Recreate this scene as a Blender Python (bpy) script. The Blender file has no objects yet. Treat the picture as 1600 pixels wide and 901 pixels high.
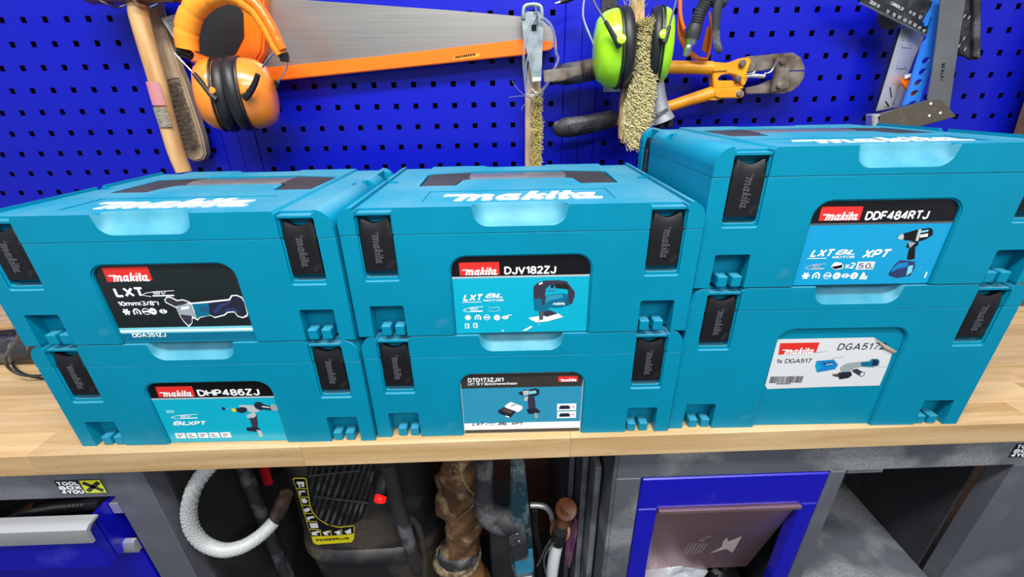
import bpy, bmesh, math, random
from mathutils import Vector, Matrix
random.seed(7)
SC = bpy.context.scene
COL = SC.collection
# ------------------------------------------------------------------ camera
cam_d = bpy.data.cameras.new('camera')
cam_d.sensor_width = 36.0
cam_d.lens = 14.92
cam_d.clip_start = 0.02
cam = bpy.data.objects.new('camera', cam_d)
COL.objects.link(cam)
cam.matrix_world = Matrix(((0.999469, 0.027105, -0.018082, 0.0), (-0.027729, 0.416138, -0.908878, -0.91151),
                           (-0.017111, 0.908897, 0.416669, 1.32229), (0, 0, 0, 1)))
SC.camera = cam
# ------------------------------------------------------------------ light
SC.view_settings.view_transform = 'Standard'
SC.view_settings.look = 'None'
SC.view_settings.exposure = 0.02
SC.view_settings.gamma = 1.0
wd = bpy.data.worlds.new('world'); SC.world = wd; wd.use_nodes = True
_n = wd.node_tree.nodes; _l = wd.node_tree.links
_tc = _n.new('ShaderNodeTexCoord'); _sx = _n.new('ShaderNodeSeparateXYZ'); _l.new(_tc.outputs['Generated'], _sx.inputs[0])
_mr = _n.new('ShaderNodeMapRange'); _mr.inputs[1].default_value = -1; _l.new(_sx.outputs['Z'], _mr.inputs[0])
_cr = _n.new('ShaderNodeValToRGB'); _l.new(_mr.outputs[0], _cr.inputs[0])     # floor, walls, ceiling of the lit workshop around
_e = _cr.color_ramp.elements; _e[0].position = .18; _e[0].color = (.30, .30, .31, 1); _e[1].position = .92; _e[1].color = (1.25, 1.32, 1.45, 1)
_x = _e.new(.5); _x.color = (.62, .66, .74, 1); _l.new(_cr.outputs[0], _n['Background'].inputs[0])
wd.node_tree.nodes['Background'].inputs[1].default_value = 0.46

def area(name, loc, target, sx, sy, power, col=(1, 1, 1)):
    l = bpy.data.lights.new(name, 'AREA'); l.shape = 'RECTANGLE'; l.size = sx; l.size_y = sy
    l.energy = power; l.color = col
    o = bpy.data.objects.new(name, l); COL.objects.link(o); o.location = loc
    o.rotation_euler = (Vector(target) - Vector(loc)).to_track_quat('-Z', 'Y').to_euler()
    return o
area('ceiling_tube_light', (-0.12, -1.0, 2.4), (-.1, -0.3, 0.9), 1.2, 0.2, 34, (1, 0.98, 0.95))
area('ceiling_tube_light', (0.9, -2.6, 2.9), (0.2, -0.4, 0.9), 2.6, 0.35, 52, (1, 0.98, 0.95))

# ------------------------------------------------------------------ materials
def lin(h):
    h = h.lstrip('#'); r = []
    for i in (0, 2, 4):
        c = int(h[i:i+2], 16) / 255
        r.append(c / 12.92 if c <= .04045 else ((c + .055) / 1.055) ** 2.4)
    return (r[0], r[1], r[2], 1)
MATS = {}
def mat(name, col, rough=.5, metal=0., spec=.5, coat=0., emit=None, var=0., vscale=30., var_col=None, bump=0., bscale=200.,
        dust=0., dust_col='#b9c4c6', dscale=9., dthr=.5, stretch=None, trans=0., alpha=1., up_dust=0., rnd=0.):
    m = bpy.data.materials.new(name); m.use_nodes = True
    nt = m.node_tree; N = nt.nodes; K = nt.links
    b = N['Principled BSDF']
    b.inputs['Roughness'].default_value = rough; b.inputs['Metallic'].default_value = metal
    b.inputs['Specular IOR Level'].default_value = spec
    b.inputs['Coat Weight'].default_value = coat; b.inputs['Coat Roughness'].default_value = .12
    b.inputs['Transmission Weight'].default_value = trans; b.inputs['Alpha'].default_value = alpha
    c = lin(col) if isinstance(col, str) else col
    b.inputs['Base Color'].default_value = c
    if emit:
        b.inputs['Emission Color'].default_value = c; b.inputs['Emission Strength'].default_value = emit
    tc = N.new('ShaderNodeTexCoord'); src = tc.outputs['Object']
    if stretch:
        mp = N.new('ShaderNodeMapping'); mp.inputs['Scale'].default_value = stretch
        K.new(src, mp.inputs['Vector']); src = mp.outputs[0]
    out = None
    def noise(sc, det=4., vec=None):
        n = N.new('ShaderNodeTexNoise'); n.inputs['Scale'].default_value = sc; n.inputs['Detail'].default_value = det
        K.new(vec or src, n.inputs['Vector']); return n.outputs['Fac']
    def rng(f, a, b_, lo=0., hi=1.):
        r = N.new('ShaderNodeMapRange'); r.inputs[1].default_value = a; r.inputs[2].default_value = b_
        r.inputs[3].default_value = lo; r.inputs[4].default_value = hi; K.new(f, r.inputs[0]); return r.outputs[0]
    def mix(f, a, b_):
        x = N.new('ShaderNodeMix'); x.data_type = 'RGBA'
        if isinstance(f, (int, float)): x.inputs[0].default_value = f
        else: K.new(f, x.inputs[0])
        for s, v in ((6, a), (7, b_)):
            if isinstance(v, tuple): x.inputs[s].default_value = v
            else: K.new(v, x.inputs[s])
        return x.outputs[2]
    def mul(a, b_):
        x = N.new('ShaderNodeMath'); x.operation = 'MULTIPLY'
        for s, v in ((0, a), (1, b_)):
            if isinstance(v, (int, float)): x.inputs[s].default_value = v
            else: K.new(v, x.inputs[s])
        return x.outputs[0]
    if var > 0:
        vc = lin(var_col) if var_col else tuple(list(x * (1 - var) for x in c[:3]) + [1])
        out = mix(rng(noise(vscale), .35, .65), c, vc)
    if rnd > 0:
        oi = N.new('ShaderNodeObjectInfo'); h = N.new('ShaderNodeHueSaturation')
        K.new(rng(oi.outputs['Random'], 0, 1, 1 - rnd, 1 + rnd * .6), h.inputs['Value'])
        if out: K.new(out, h.inputs['Color'])
        else: h.inputs['Color'].default_value = c
        out = h.outputs[0]
    if dust > 0:
        out = mix(mul(mul(rng(noise(dscale, 6.), dthr, dthr + .12), rng(noise(260., 3.), .1, .65)), dust), out or c, lin(dust_col))
    if up_dust > 0:
        g = N.new('ShaderNodeNewGeometry'); s = N.new('ShaderNodeSeparateXYZ'); K.new(g.outputs['Normal'], s.inputs[0])
        up = rng(s.outputs['Z'], .55, .95)
        n1 = rng(noise(9., 6.), .35, .65, .2, 1.); n2 = rng(noise(420., 2.), .3, .7, .7, 1.)
        out = mix(mul(mul(up, mul(n1, n2)), up_dust), out or c, lin(dust_col))
        K.new(rng(up, 0, 1, rough, min(1, rough + .12)), b.inputs['Roughness'])
    if out: K.new(out, b.inputs['Base Color'])
    if bump > 0:
        bp = N.new('ShaderNodeBump'); bp.inputs['Strength'].default_value = bump; bp.inputs['Distance'].default_value = .002
        K.new(noise(bscale, 3.), bp.inputs['Height']); K.new(bp.outputs[0], b.inputs['Normal'])
    MATS[name] = m
    return m
M = MATS
mat('teal', '#0087a8', .42, spec=.22, var=.08, vscale=14, bump=.06, bscale=900, up_dust=.46, dust_col='#7ba3b0', dust=.2, dscale=16, dthr=.68)
mat('teal_scoop', '#2a86a2', .5, var=.3, vscale=22, var_col='#4c9bb0', bump=.2, bscale=1200)
mat('case_black', '#131417', .4, bump=.12, bscale=700, dust=.18, dust_col='#6c6a66', dscale=60, dthr=.62)
mat('grip_grey', '#6d6c70', .35, coat=.3, bump=.3, bscale=1500, var=.2, vscale=40)
mat('latch_highlight', '#4a4b4f', .3, bump=.3, bscale=700)  # lighter grey paints highlights onto the raised latch lettering
mat('handle_black', '#2b2a2e', .5, bump=.3, bscale=1500, var=.3, vscale=40, up_dust=.15, dust_col='#77757a')
mat('logo_white', '#cdd8db', .5, var=.12, vscale=80)
for n, c in dict(ink_white='#f2f5f6', ink_black='#0d0e11', ink_red='#e0322e', ink_cyan='#08aecb', ink_silver='#b9c2c6', ink_char='#1b2426',
                 ink_grey='#55595c', ink_dark='#24283a', ink_blue='#1682c4', ink_steel='#9aa6ac', ink_navy='#2c3c66', ink_deep='#0e6d8e',
                 ink_sky='#0b9ccf', ink_ice='#7fd3e2', ink_mid='#2f93b5', ink_brown='#5a4a40', ink_plum='#3a3646', ink_slate='#3a3735',
                 ink_yellow='#e6d81c', ink_lime='#d7dc1e', paper='#d9dcde', paper_back='#b9aa92', ink_text='#22242a').items():
    mat(n, c, .22 if n not in ('paper', 'paper_back') else .45, spec=.5, coat=.25 if n in ('ink_char', 'ink_black', 'ink_cyan', 'ink_sky') else 0)
mat('peg_blue', '#0a16b4', .32, spec=.3, coat=.2, bump=.02, bscale=60, var=.08, vscale=3)
mat('door_blue', '#1010b4', .25, coat=.4, dust=.3, dust_col='#5a66d8', dscale=12, dthr=.62)
mat('board_brown', '#6b4534', .8, var=.4, vscale=12, stretch=(1, 1, 6))
mat('wood_bench', '#ddb27c', .42, var=.0, bump=.05, bscale=300, stretch=(1, 12, 12), coat=.12)
mat('steel_grey', '#5c6067', .45, dust=.75, dust_col='#9da1a3', dscale=8, dthr=.47, bump=.12, bscale=900, var=.15, vscale=5)
mat('frame_grey', '#5d5f69', .4, dust=.5, dust_col='#8e9196', dscale=6, dthr=.5, bump=.12, bscale=1100)
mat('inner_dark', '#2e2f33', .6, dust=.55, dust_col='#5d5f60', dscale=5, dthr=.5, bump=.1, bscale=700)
mat('floor_dark', '#3a3a3b', .8, var=.4, vscale=20)
mat('wood_light', '#d9b47e', .5, var=.35, vscale=9, stretch=(6, 6, 1), var_col='#b98a56', dust=.2, dust_col='#5a3d28', dscale=40, dthr=.66)
mat('wood_pale', '#b9a388', .6, var=.3, vscale=20, var_col='#9c8669', stretch=(5, 5, 1))
mat('wood_head', '#7a5a3e', .3, var=.5, vscale=8, var_col='#3e2a1c', coat=.5, stretch=(1, 6, 6))
mat('wood_post', '#8a6248', .6, var=.4, vscale=12, stretch=(8, 8, 1))
mat('orange', '#ff7414', .32, coat=.2)
mat('orange_pad', '#ff9a24', .5, bump=.1, bscale=900)
mat('orange_cup', '#f98a2c', .22, coat=.35, dust=.15, dust_col='#c9602f', dscale=25, dthr=.6)
mat('rubber', '#1a1b1e', .45, bump=.1, bscale=500)
mat('rubber_dusty', '#26272a', .6, dust=.6, dust_col='#77777a', dscale=30, dthr=.5, bump=.25, bscale=500)
mat('chrome', '#c9ccd0', .18, metal=1)
mat('steel_brushed', '#b0aeaa', .36, metal=.85, var=.14, vscale=5, stretch=(1, 8, 60))
mat('galv', '#aab4b8', .45, metal=.5, var=.25, vscale=60, var_col='#7f8f96', dust=.3, dust_col='#5a6a70', dscale=50, dthr=.6)
mat('steel_worn', '#8f857c', .42, metal=.35, var=.4, vscale=40, var_col='#5b4a3e', dust=.3, dust_col='#3c3029', dscale=30, dthr=.55)
mat('steel_dark', '#9b9da0', .3, metal=.8, var=.25, vscale=12, dust=.3, dust_col='#a9adb0', dscale=35, dthr=.6)
mat('alu', '#d6d9dc', .3, metal=.65, bump=.06, bscale=700)
mat('alu_cast', '#a9acb2', .45, metal=.6, bump=.1, bscale=700)
mat('yellow', '#f4a91c', .35, coat=.2, var=.15, vscale=15, var_col='#d98a10', dust=.5, dust_col='#4a3a20', dscale=40, dthr=.68)
mat('green', '#a5e616', .3, coat=.25, dust=.15, dust_col='#6a9a1a', dscale=40, dthr=.65)
mat('straw', '#ddd4a2', .7)
mat('straw_dark', '#bfb27c', .7)
mat('brass_bristle', '#e3d78e', .5)
mat('wire_steel', '#8d8673', .35, metal=.5)
mat('clear_plastic', '#dfe6ee', .1, trans=.85)
mat('amber_lens', '#e07a10', .08, trans=.6)
mat('paper_tag', '#d5d8da', .5)
mat('pink_tag', '#d0788a', .5, var=.4, vscale=120, var_col='#b98a86')
mat('tag_worn', '#a39d88', .5, var=.5, vscale=160, stretch=(1, 1, 5), var_col='#5f6058')
mat('bright_blue', '#2e7fe8', .35)
mat('black_plastic', '#1b1c1f', .45, dust=.35, dust_col='#5a5c5e', dscale=50, dthr=.5, bump=.15, bscale=600)
mat('square_brown', '#5d564c', .5, metal=.3, dust=.3, dust_col='#8b857a', dscale=60, dthr=.6)
mat('leather', '#806040', .5, var=.6, vscale=22, var_col='#40291a', bump=1, bscale=45, dust=.6, dust_col='#b8a27c', dscale=30, dthr=.52)
mat('leather_dark', '#5c3c26', .45, var=.5, vscale=12, var_col='#8a6038', bump=.3, bscale=60)
mat('fleece', '#a08a6c', .9, var=.5, vscale=90, var_col='#4d4134', bump=1, bscale=260)
mat('drum_black', '#222326', .4, dust=.5, dust_col='#7a6f60', dscale=6, dthr=.46, bump=.08, bscale=500, var=.2, vscale=8)
mat('tube_black', '#2b2d30', .45, dust=.6, dust_col='#808285', dscale=22, dthr=.5, bump=.15, bscale=500)
mat('hose_white', '#b3b9b9', .35)
mat('hose_braid', '#c9cdcd', .4)
mat('brass_old', '#6b564a', .5, metal=.5, var=.5, vscale=70, var_col='#3d312b')
mat('red_lamp', '#ff1c1c', .3, emit=.9)
mat('red_plastic', '#a01420', .4)
mat('teal_tube', '#2c86a8', .45, dust=.3, dust_col='#7aa8b8', dscale=30, dthr=.5)
mat('teal_old', '#15333f', .45, dust=.6, dust_col='#8c9ca0', dscale=25, dthr=.48)
mat('white_tube', '#e3e9ea', .3)
mat('copper_grip', '#8a4c2c', .4, var=.4, vscale=30, var_col='#5d3020')
mat('pink_rag', '#d9a0cc', .8, var=.4, vscale=30, var_col='#a8709a', bump=.5, bscale=80)
mat('etch', '#bcaeb0', .6)
mat('flap_steel', '#c9a3a6', .3, metal=.8, var=.3, vscale=4, bump=.05, bscale=500)  # pink reflection on the bare metal is put into its base colour
mat('copper', '#a05a3c', .35, metal=.8)
mat('bag', '#a4a9ae', .2, bump=.8, bscale=50)
# wood of the worktop: long grain along X with fine pores
def bench_wood():
    m = M['wood_bench']; nt = m.node_tree; N = nt.nodes; K = nt.links; b = N['Principled BSDF']
    tc = N.new('ShaderNodeTexCoord'); oi = N.new('ShaderNodeObjectInfo')
    add = N.new('ShaderNodeVectorMath'); add.operation = 'MULTIPLY_ADD'
    cmb = N.new('ShaderNodeCombineXYZ')
    for k in range(3): K.new(oi.outputs['Random'], cmb.inputs[k])
    K.new(cmb.outputs[0], add.inputs[0]); add.inputs[1].default_value = (17, 31, 9); K.new(tc.outputs['Object'], add.inputs[2])
    mp = N.new('ShaderNodeMapping'); mp.inputs['Scale'].default_value = (2.2, 34, 34); K.new(add.outputs[0], mp.inputs[0])
    n = N.new('ShaderNodeTexNoise'); n.inputs['Scale'].default_value = 1.6; n.inputs['Detail'].default_value = 5; n.inputs['Distortion'].default_value = .6
    K.new(mp.outputs[0], n.inputs['Vector'])
    cr = N.new('ShaderNodeValToRGB'); cr.color_ramp.elements[0].position = .3; cr.color_ramp.elements[0].color = lin('#bf9a66')
    cr.color_ramp.elements[1].position = .68; cr.color_ramp.elements[1].color = lin('#dbbd90'); K.new(n.outputs['Fac'], cr.inputs[0])
    mp2 = N.new('ShaderNodeMapping'); mp2.inputs['Scale'].default_value = (60, 900, 900); K.new(add.outputs[0], mp2.inputs[0])
    n2 = N.new('ShaderNodeTexNoise'); n2.inputs['Scale'].default_value = 1; n2.inputs['Detail'].default_value = 2; K.new(mp2.outputs[0], n2.inputs['Vector'])
    r = N.new('ShaderNodeMapRange'); r.inputs[1].default_value = .62; r.inputs[2].default_value = .72; r.inputs[4].default_value = .45; K.new(n2.outputs['Fac'], r.inputs[0])
    x = N.new('ShaderNodeMix'); x.data_type = 'RGBA'; K.new(r.outputs[0], x.inputs[0]); K.new(cr.outputs[0], x.inputs[6]); x.inputs[7].default_value = lin('#8f6438')
    h = N.new('ShaderNodeHueSaturation'); r2 = N.new('ShaderNodeMapRange'); r2.inputs[3].default_value = .88; r2.inputs[4].default_value = 1.08
    K.new(oi.outputs['Random'], r2.inputs[0]); K.new(r2.outputs[0], h.inputs['Value']); K.new(x.outputs[2], h.inputs['Color'])
    K.new(h.outputs[0], b.inputs['Base Color'])
bench_wood()

# ------------------------------------------------------------------ helpers
def empty(name, loc, label=None, cat=None, group=None, rz=0.):
    o = bpy.data.objects.new(name, None); COL.objects.link(o); o.location = loc; o.rotation_euler = (0, 0, rz)
    o.empty_display_size = .02
    tag(o, label, cat, group)
    return o
def tag(o, label=None, cat=None, group=None, kind=None):
    if label: o['label'] = label
    if cat: o['category'] = cat
    if group: o['group'] = group
    if kind: o['kind'] = kind
    return o
def world_loc(o):
    v = Vector((0, 0, 0))
    while o: v += o.location; o = o.parent
    return v
def finish(me, smooth=None):
    if smooth is not None:
        me.shade_smooth(); me.set_sharp_from_angle(angle=math.radians(smooth))
def obj(name, bm, m, parent=None, smooth=35, local=False, label=None, kind=None, origin=None):
    """link a bmesh as ONE object; coordinates are world ones unless local"""
    me = bpy.data.meshes.new(name)
    off = Vector((0, 0, 0))
    if parent and not local: off = world_loc(parent)
    if origin is not None: off = Vector(origin)
    if off.length: bmesh.ops.translate(bm, verts=bm.verts, vec=-off)
    bm.normal_update(); bm.to_mesh(me); bm.free()
    for k in (m if isinstance(m, (list, tuple)) else [m]): me.materials.append(M[k])
    finish(me, smooth)
    o = bpy.data.objects.new(name, me); COL.objects.link(o)
    if parent: o.parent = parent
    if origin is not None and not parent: o.location = off
    if label: o['label'] = label
    if kind: o['kind'] = kind
    return o
def box(bm, x0, x1, y0, y1, z0, z1, mi=0, bev=0.):
    vs = [bm.verts.new((x, y, z)) for x in (x0, x1) for y in (y0, y1) for z in (z0, z1)]
    fs = [(0, 1, 3, 2), (4, 6, 7, 5), (0, 4, 5, 1), (2, 3, 7, 6), (0, 2, 6, 4), (1, 5, 7, 3)]
    F = [bm.faces.new([vs[i] for i in f]) for f in fs]
    for f in F: f.material_index = mi
    if bev:
        es = list({e for f in F for e in f.edges})
        r = bmesh.ops.bevel(bm, geom=es, offset=bev, segments=1, affect='EDGES')
        for f in r['faces']: f.material_index = mi
    return F
def frame_of(d):
    d = Vector(d).normalized(); u = Vector((0, 0, 1)) if abs(d.z) < .9 else Vector((1, 0, 0))
    a = d.cross(u).normalized(); return a, d.cross(a).normalized()
def loft(bm, rings, closed=True, caps=True, mi=0):
    R = [[bm.verts.new(p) for p in r] for r in rings]
    n = len(R[0]); fs = []
    for i in range(len(R) - 1):
        for j in range(n if closed else n - 1):
            k = (j + 1) % n
            try: fs.append(bm.faces.new((R[i][j], R[i][k], R[i+1][k], R[i+1][j])))
            except ValueError: pass
    if caps and closed:
        fs.append(bm.faces.new(list(reversed(R[0])))); fs.append(bm.faces.new(R[-1]))
    for f in fs: f.material_index = mi
    return fs
def catmull(P, k=6):
    P = [Vector(p) for p in P]; Q = [P[0] * 2 - P[1]] + P + [P[-1] * 2 - P[-2]]; out = []
    for i in range(1, len(Q) - 2):
        a, b, c, d = Q[i-1:i+3]
        for s in range(k):
            t = s / k
            out.append(.5 * ((2*b) + (c - a)*t + (2*a - 5*b + 4*c - d)*t*t + (3*b - a - 3*c + d)*t**3))
    out.append(P[-1]); return out
def lerp_list(r, n):
    if not isinstance(r, (list, tuple)): return [r] * n
    out = []
    for i in range(n):
        t = i / (n - 1) * (len(r) - 1); a = min(int(t), len(r) - 2); out.append(r[a] + (r[a+1] - r[a]) * (t - a))
    return out
def tube(bm, P, r, n=12, k=0, mi=0, flat=None, flat_dir=None, caps=True):
    """swept tube; flat squashes the section along flat_dir"""
    if k: P = catmull(P, k)
    P = [Vector(p) for p in P]; rr = lerp_list(r, len(P)); rings = []
    t0 = (P[1] - P[0]).normalized(); a, b = frame_of(t0)
    if flat_dir is not None:
        b = Vector(flat_dir); b = (b - t0 * b.dot(t0)).normalized(); a = b.cross(t0).normalized()
    for i, p in enumerate(P):
        t = (P[min(i+1, len(P)-1)] - P[max(i-1, 0)]).normalized()
        if flat_dir is not None:
            b = Vector(flat_dir); b = (b - t * b.dot(t)).normalized(); a = b.cross(t).normalized()
        else:
            a = (a - t * a.dot(t)).normalized(); b = t.cross(a).normalized()
        fl = flat if flat else 1.
        rings.append([p + a * math.cos(2*math.pi*j/n) * rr[i] + b * math.sin(2*math.pi*j/n) * rr[i] * fl for j in range(n)])
    return loft(bm, rings, caps=caps, mi=mi)
def arc_pts(cx, cy, r, a0, a1, n):
    return [(cx + r*math.cos(math.radians(a0 + (a1-a0)*i/n)), cy + r*math.sin(math.radians(a0 + (a1-a0)*i/n))) for i in range(n+1)]
def area2(P): return sum(P[i][0]*P[(i+1) % len(P)][1] - P[(i+1) % len(P)][0]*P[i][1] for i in range(len(P)))
def prism(bm, P, a0, a1, axis='y', mi=0, taper=None):
    """extrude the outline P between a0 and a1 along an axis. y: P=(x,z); z: P=(x,y); x: P=(y,z)"""
    def v(p, a):
        if axis == 'y': return (p[0], a, p[1])
        if axis == 'z': return (p[0], p[1], a)
        return (a, p[0], p[1])
    Q = taper or P
    A = [bm.verts.new(v(p, a0)) for p in P]; B = [bm.verts.new(v(p, a1)) for p in Q]
    fs = [bm.faces.new(A), bm.faces.new(list(reversed(B)))]
    n = len(P)
    for i in range(n):
        j = (i+1) % n; fs.append(bm.faces.new((A[j], A[i], B[i], B[j])))
    for f in fs: f.material_index = mi
    bmesh.ops.recalc_face_normals(bm, faces=fs)
    return fs
def plate(bm, P3, t, mi=0):
    """P3: world points lying near a plane y=const; extruded t towards the viewer (-y) with each point's own y"""
    A = [bm.verts.new(p) for p in P3]; B = [bm.verts.new((p[0], p[1] - t, p[2])) for p in P3]
    fs = [bm.faces.new(A), bm.faces.new(list(reversed(B)))]
    for i in range(len(A)):
        j = (i+1) % len(A); fs.append(bm.faces.new((A[j], A[i], B[i], B[j])))
    for f in fs: f.material_index = mi
    bmesh.ops.recalc_face_normals(bm, faces=fs)
    return fs
def bevel_all(bm, w, ang=40, seg=2):
    bmesh.ops.recalc_face_normals(bm, faces=bm.faces)
    es = [e for e in bm.edges if len(e.link_faces) == 2 and e.calc_face_angle(0) > math.radians(ang)]
    bmesh.ops.bevel(bm, geom=es, offset=w, segments=seg, affect='EDGES', clamp_overlap=True)
def mtx(origin, zdir, up=(0, 0, 1)):
    z = Vector(zdir).normalized(); x = Vector(up).cross(z)
    x = x.normalized() if x.length > 1e-4 else Vector((1, 0, 0)); y = z.cross(x)
    return Matrix.Translation(origin) @ Matrix((x, y, z)).transposed().to_4x4()
def lathe(bm, prof, mx, n=24, mi=0, sx=1., sy=1., caps=True):
    rings = [[mx @ Vector((r*sx*math.cos(2*math.pi*j/n), r*sy*math.sin(2*math.pi*j/n), z)) for j in range(n)] for r, z in prof]
    return loft(bm, rings, mi=mi, caps=caps)
def cone(bm, a, b, r, mi=0, rt=.3):
    a = Vector(a); b = Vector(b); u, v = frame_of(b - a)
    A = [bm.verts.new(a + (u*math.cos(t) + v*math.sin(t))*r) for t in (0, 2.09, 4.19)]
    B = [bm.verts.new(b + (u*math.cos(t) + v*math.sin(t))*r*rt) for t in (0, 2.09, 4.19)]
    for i in range(3):
        f = bm.faces.new((A[i], A[(i+1) % 3], B[(i+1) % 3], B[i])); f.material_index = mi
    f = bm.faces.new(B); f.material_index = mi
def NB(): return bmesh.new()
def copy_tree(o, parent=None):
    c = o.copy(); COL.objects.link(c); c.parent = parent
    for ch in list(o.children): copy_tree(ch, c)
    return c
def evaluated(o):
    dg = bpy.context.evaluated_depsgraph_get(); dg.update()
    return bpy.data.meshes.new_from_object(o.evaluated_get(dg))
# --- lettering -------------------------------------------------------------
TX = {}
def glyphs(s, bold=.02, shear=0.):
    key = (s, bold, shear)
    if key not in TX:
        cu = bpy.data.curves.new('t', 'FONT'); cu.body = s; cu.offset = bold; cu.shear = shear; cu.resolution_u = 3
        o = bpy.data.objects.new('t', cu); COL.objects.link(o)
        me = evaluated(o)
        V = [(v.co.x, v.co.y) for v in me.vertices]; F = [tuple(p.vertices) for p in me.polygons]
        bpy.data.objects.remove(o); bpy.data.meshes.remove(me); bpy.data.curves.remove(cu)
        TX[key] = (V, F)
    return TX[key]
def stroke(P, w):
    out = []
    for i in range(len(P)-1):
        (x0, y0), (x1, y1) = P[i], P[i+1]; L = math.hypot(x1-x0, y1-y0) or 1; nx, ny = -(y1-y0)/L*w/2, (x1-x0)/L*w/2
        out.append([(x0-nx, y0-ny), (x1-nx, y1-ny), (x1+nx, y1+ny), (x0+nx, y0+ny)])
    for (x, y) in P[1:-1]: out.append([(x + w/2*math.cos(a*math.pi/4), y + w/2*math.sin(a*math.pi/4)) for a in range(8)])
    return out
def wordmark():
    """the slanted case wordmark as overlapping stroke polygons, x-height 1"""
    S = []
    def s(P, w=.3): S.extend(stroke(P, w))
    s([(-.7, 1.0), (.42, 1.0)], .24)
    s([(.28, 1.1), (.28, 0)], .34); s([(.28, .72), (.52, .92), (.8, .8), (.8, 0)], .32); s([(.8, .72), (1.05, .92), (1.32, .8), (1.32, .14), (1.6, .11)], .32)
    for d in (0, 3.12):
        s([(2.3+d, .87), (1.98+d, .87), (1.82+d, .66), (1.82+d, .32), (1.98+d, .14), (2.2+d, .18), (2.34+d, .3)], .3)
        s([(2.4+d, 1.02), (2.4+d, .15), (2.7+d, .11)], .34)
    s([(5.5, .11), (6.1, .11)], .22)
    s([(3.0, 1.45), (3.0, 0)], .34); s([(3.58, .93), (3.12, .48), (3.62, .08)], .32)
    s([(3.92, .98), (3.92, .15), (4.14, .11)], .34); s([(3.92, 1.18), (3.92, 1.38)], .32)
    s([(4.44, 1.4), (4.44, .16), (4.74, .11)], .34); s([(4.16, .9), (4.8, .9)], .22)
    return [[(x + y*.32, y) for x, y in P] for P in S]
WM = wordmark(); WM_W = 7.2
def ea(cx, cy, rx, ry, a0, a1, n=8): return [(cx + rx*math.cos(math.radians(a0+(a1-a0)*i/n)), cy + ry*math.sin(math.radians(a0+(a1-a0)*i/n))) for i in range(n+1)]
BOWL = lambda x, y0, y1, w: [(x, y1)] + ea(x+w-(y1-y0)/2, (y0+y1)/2, (y1-y0)/2, (y1-y0)/2, 90, -90) + [(x, y0)]
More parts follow.
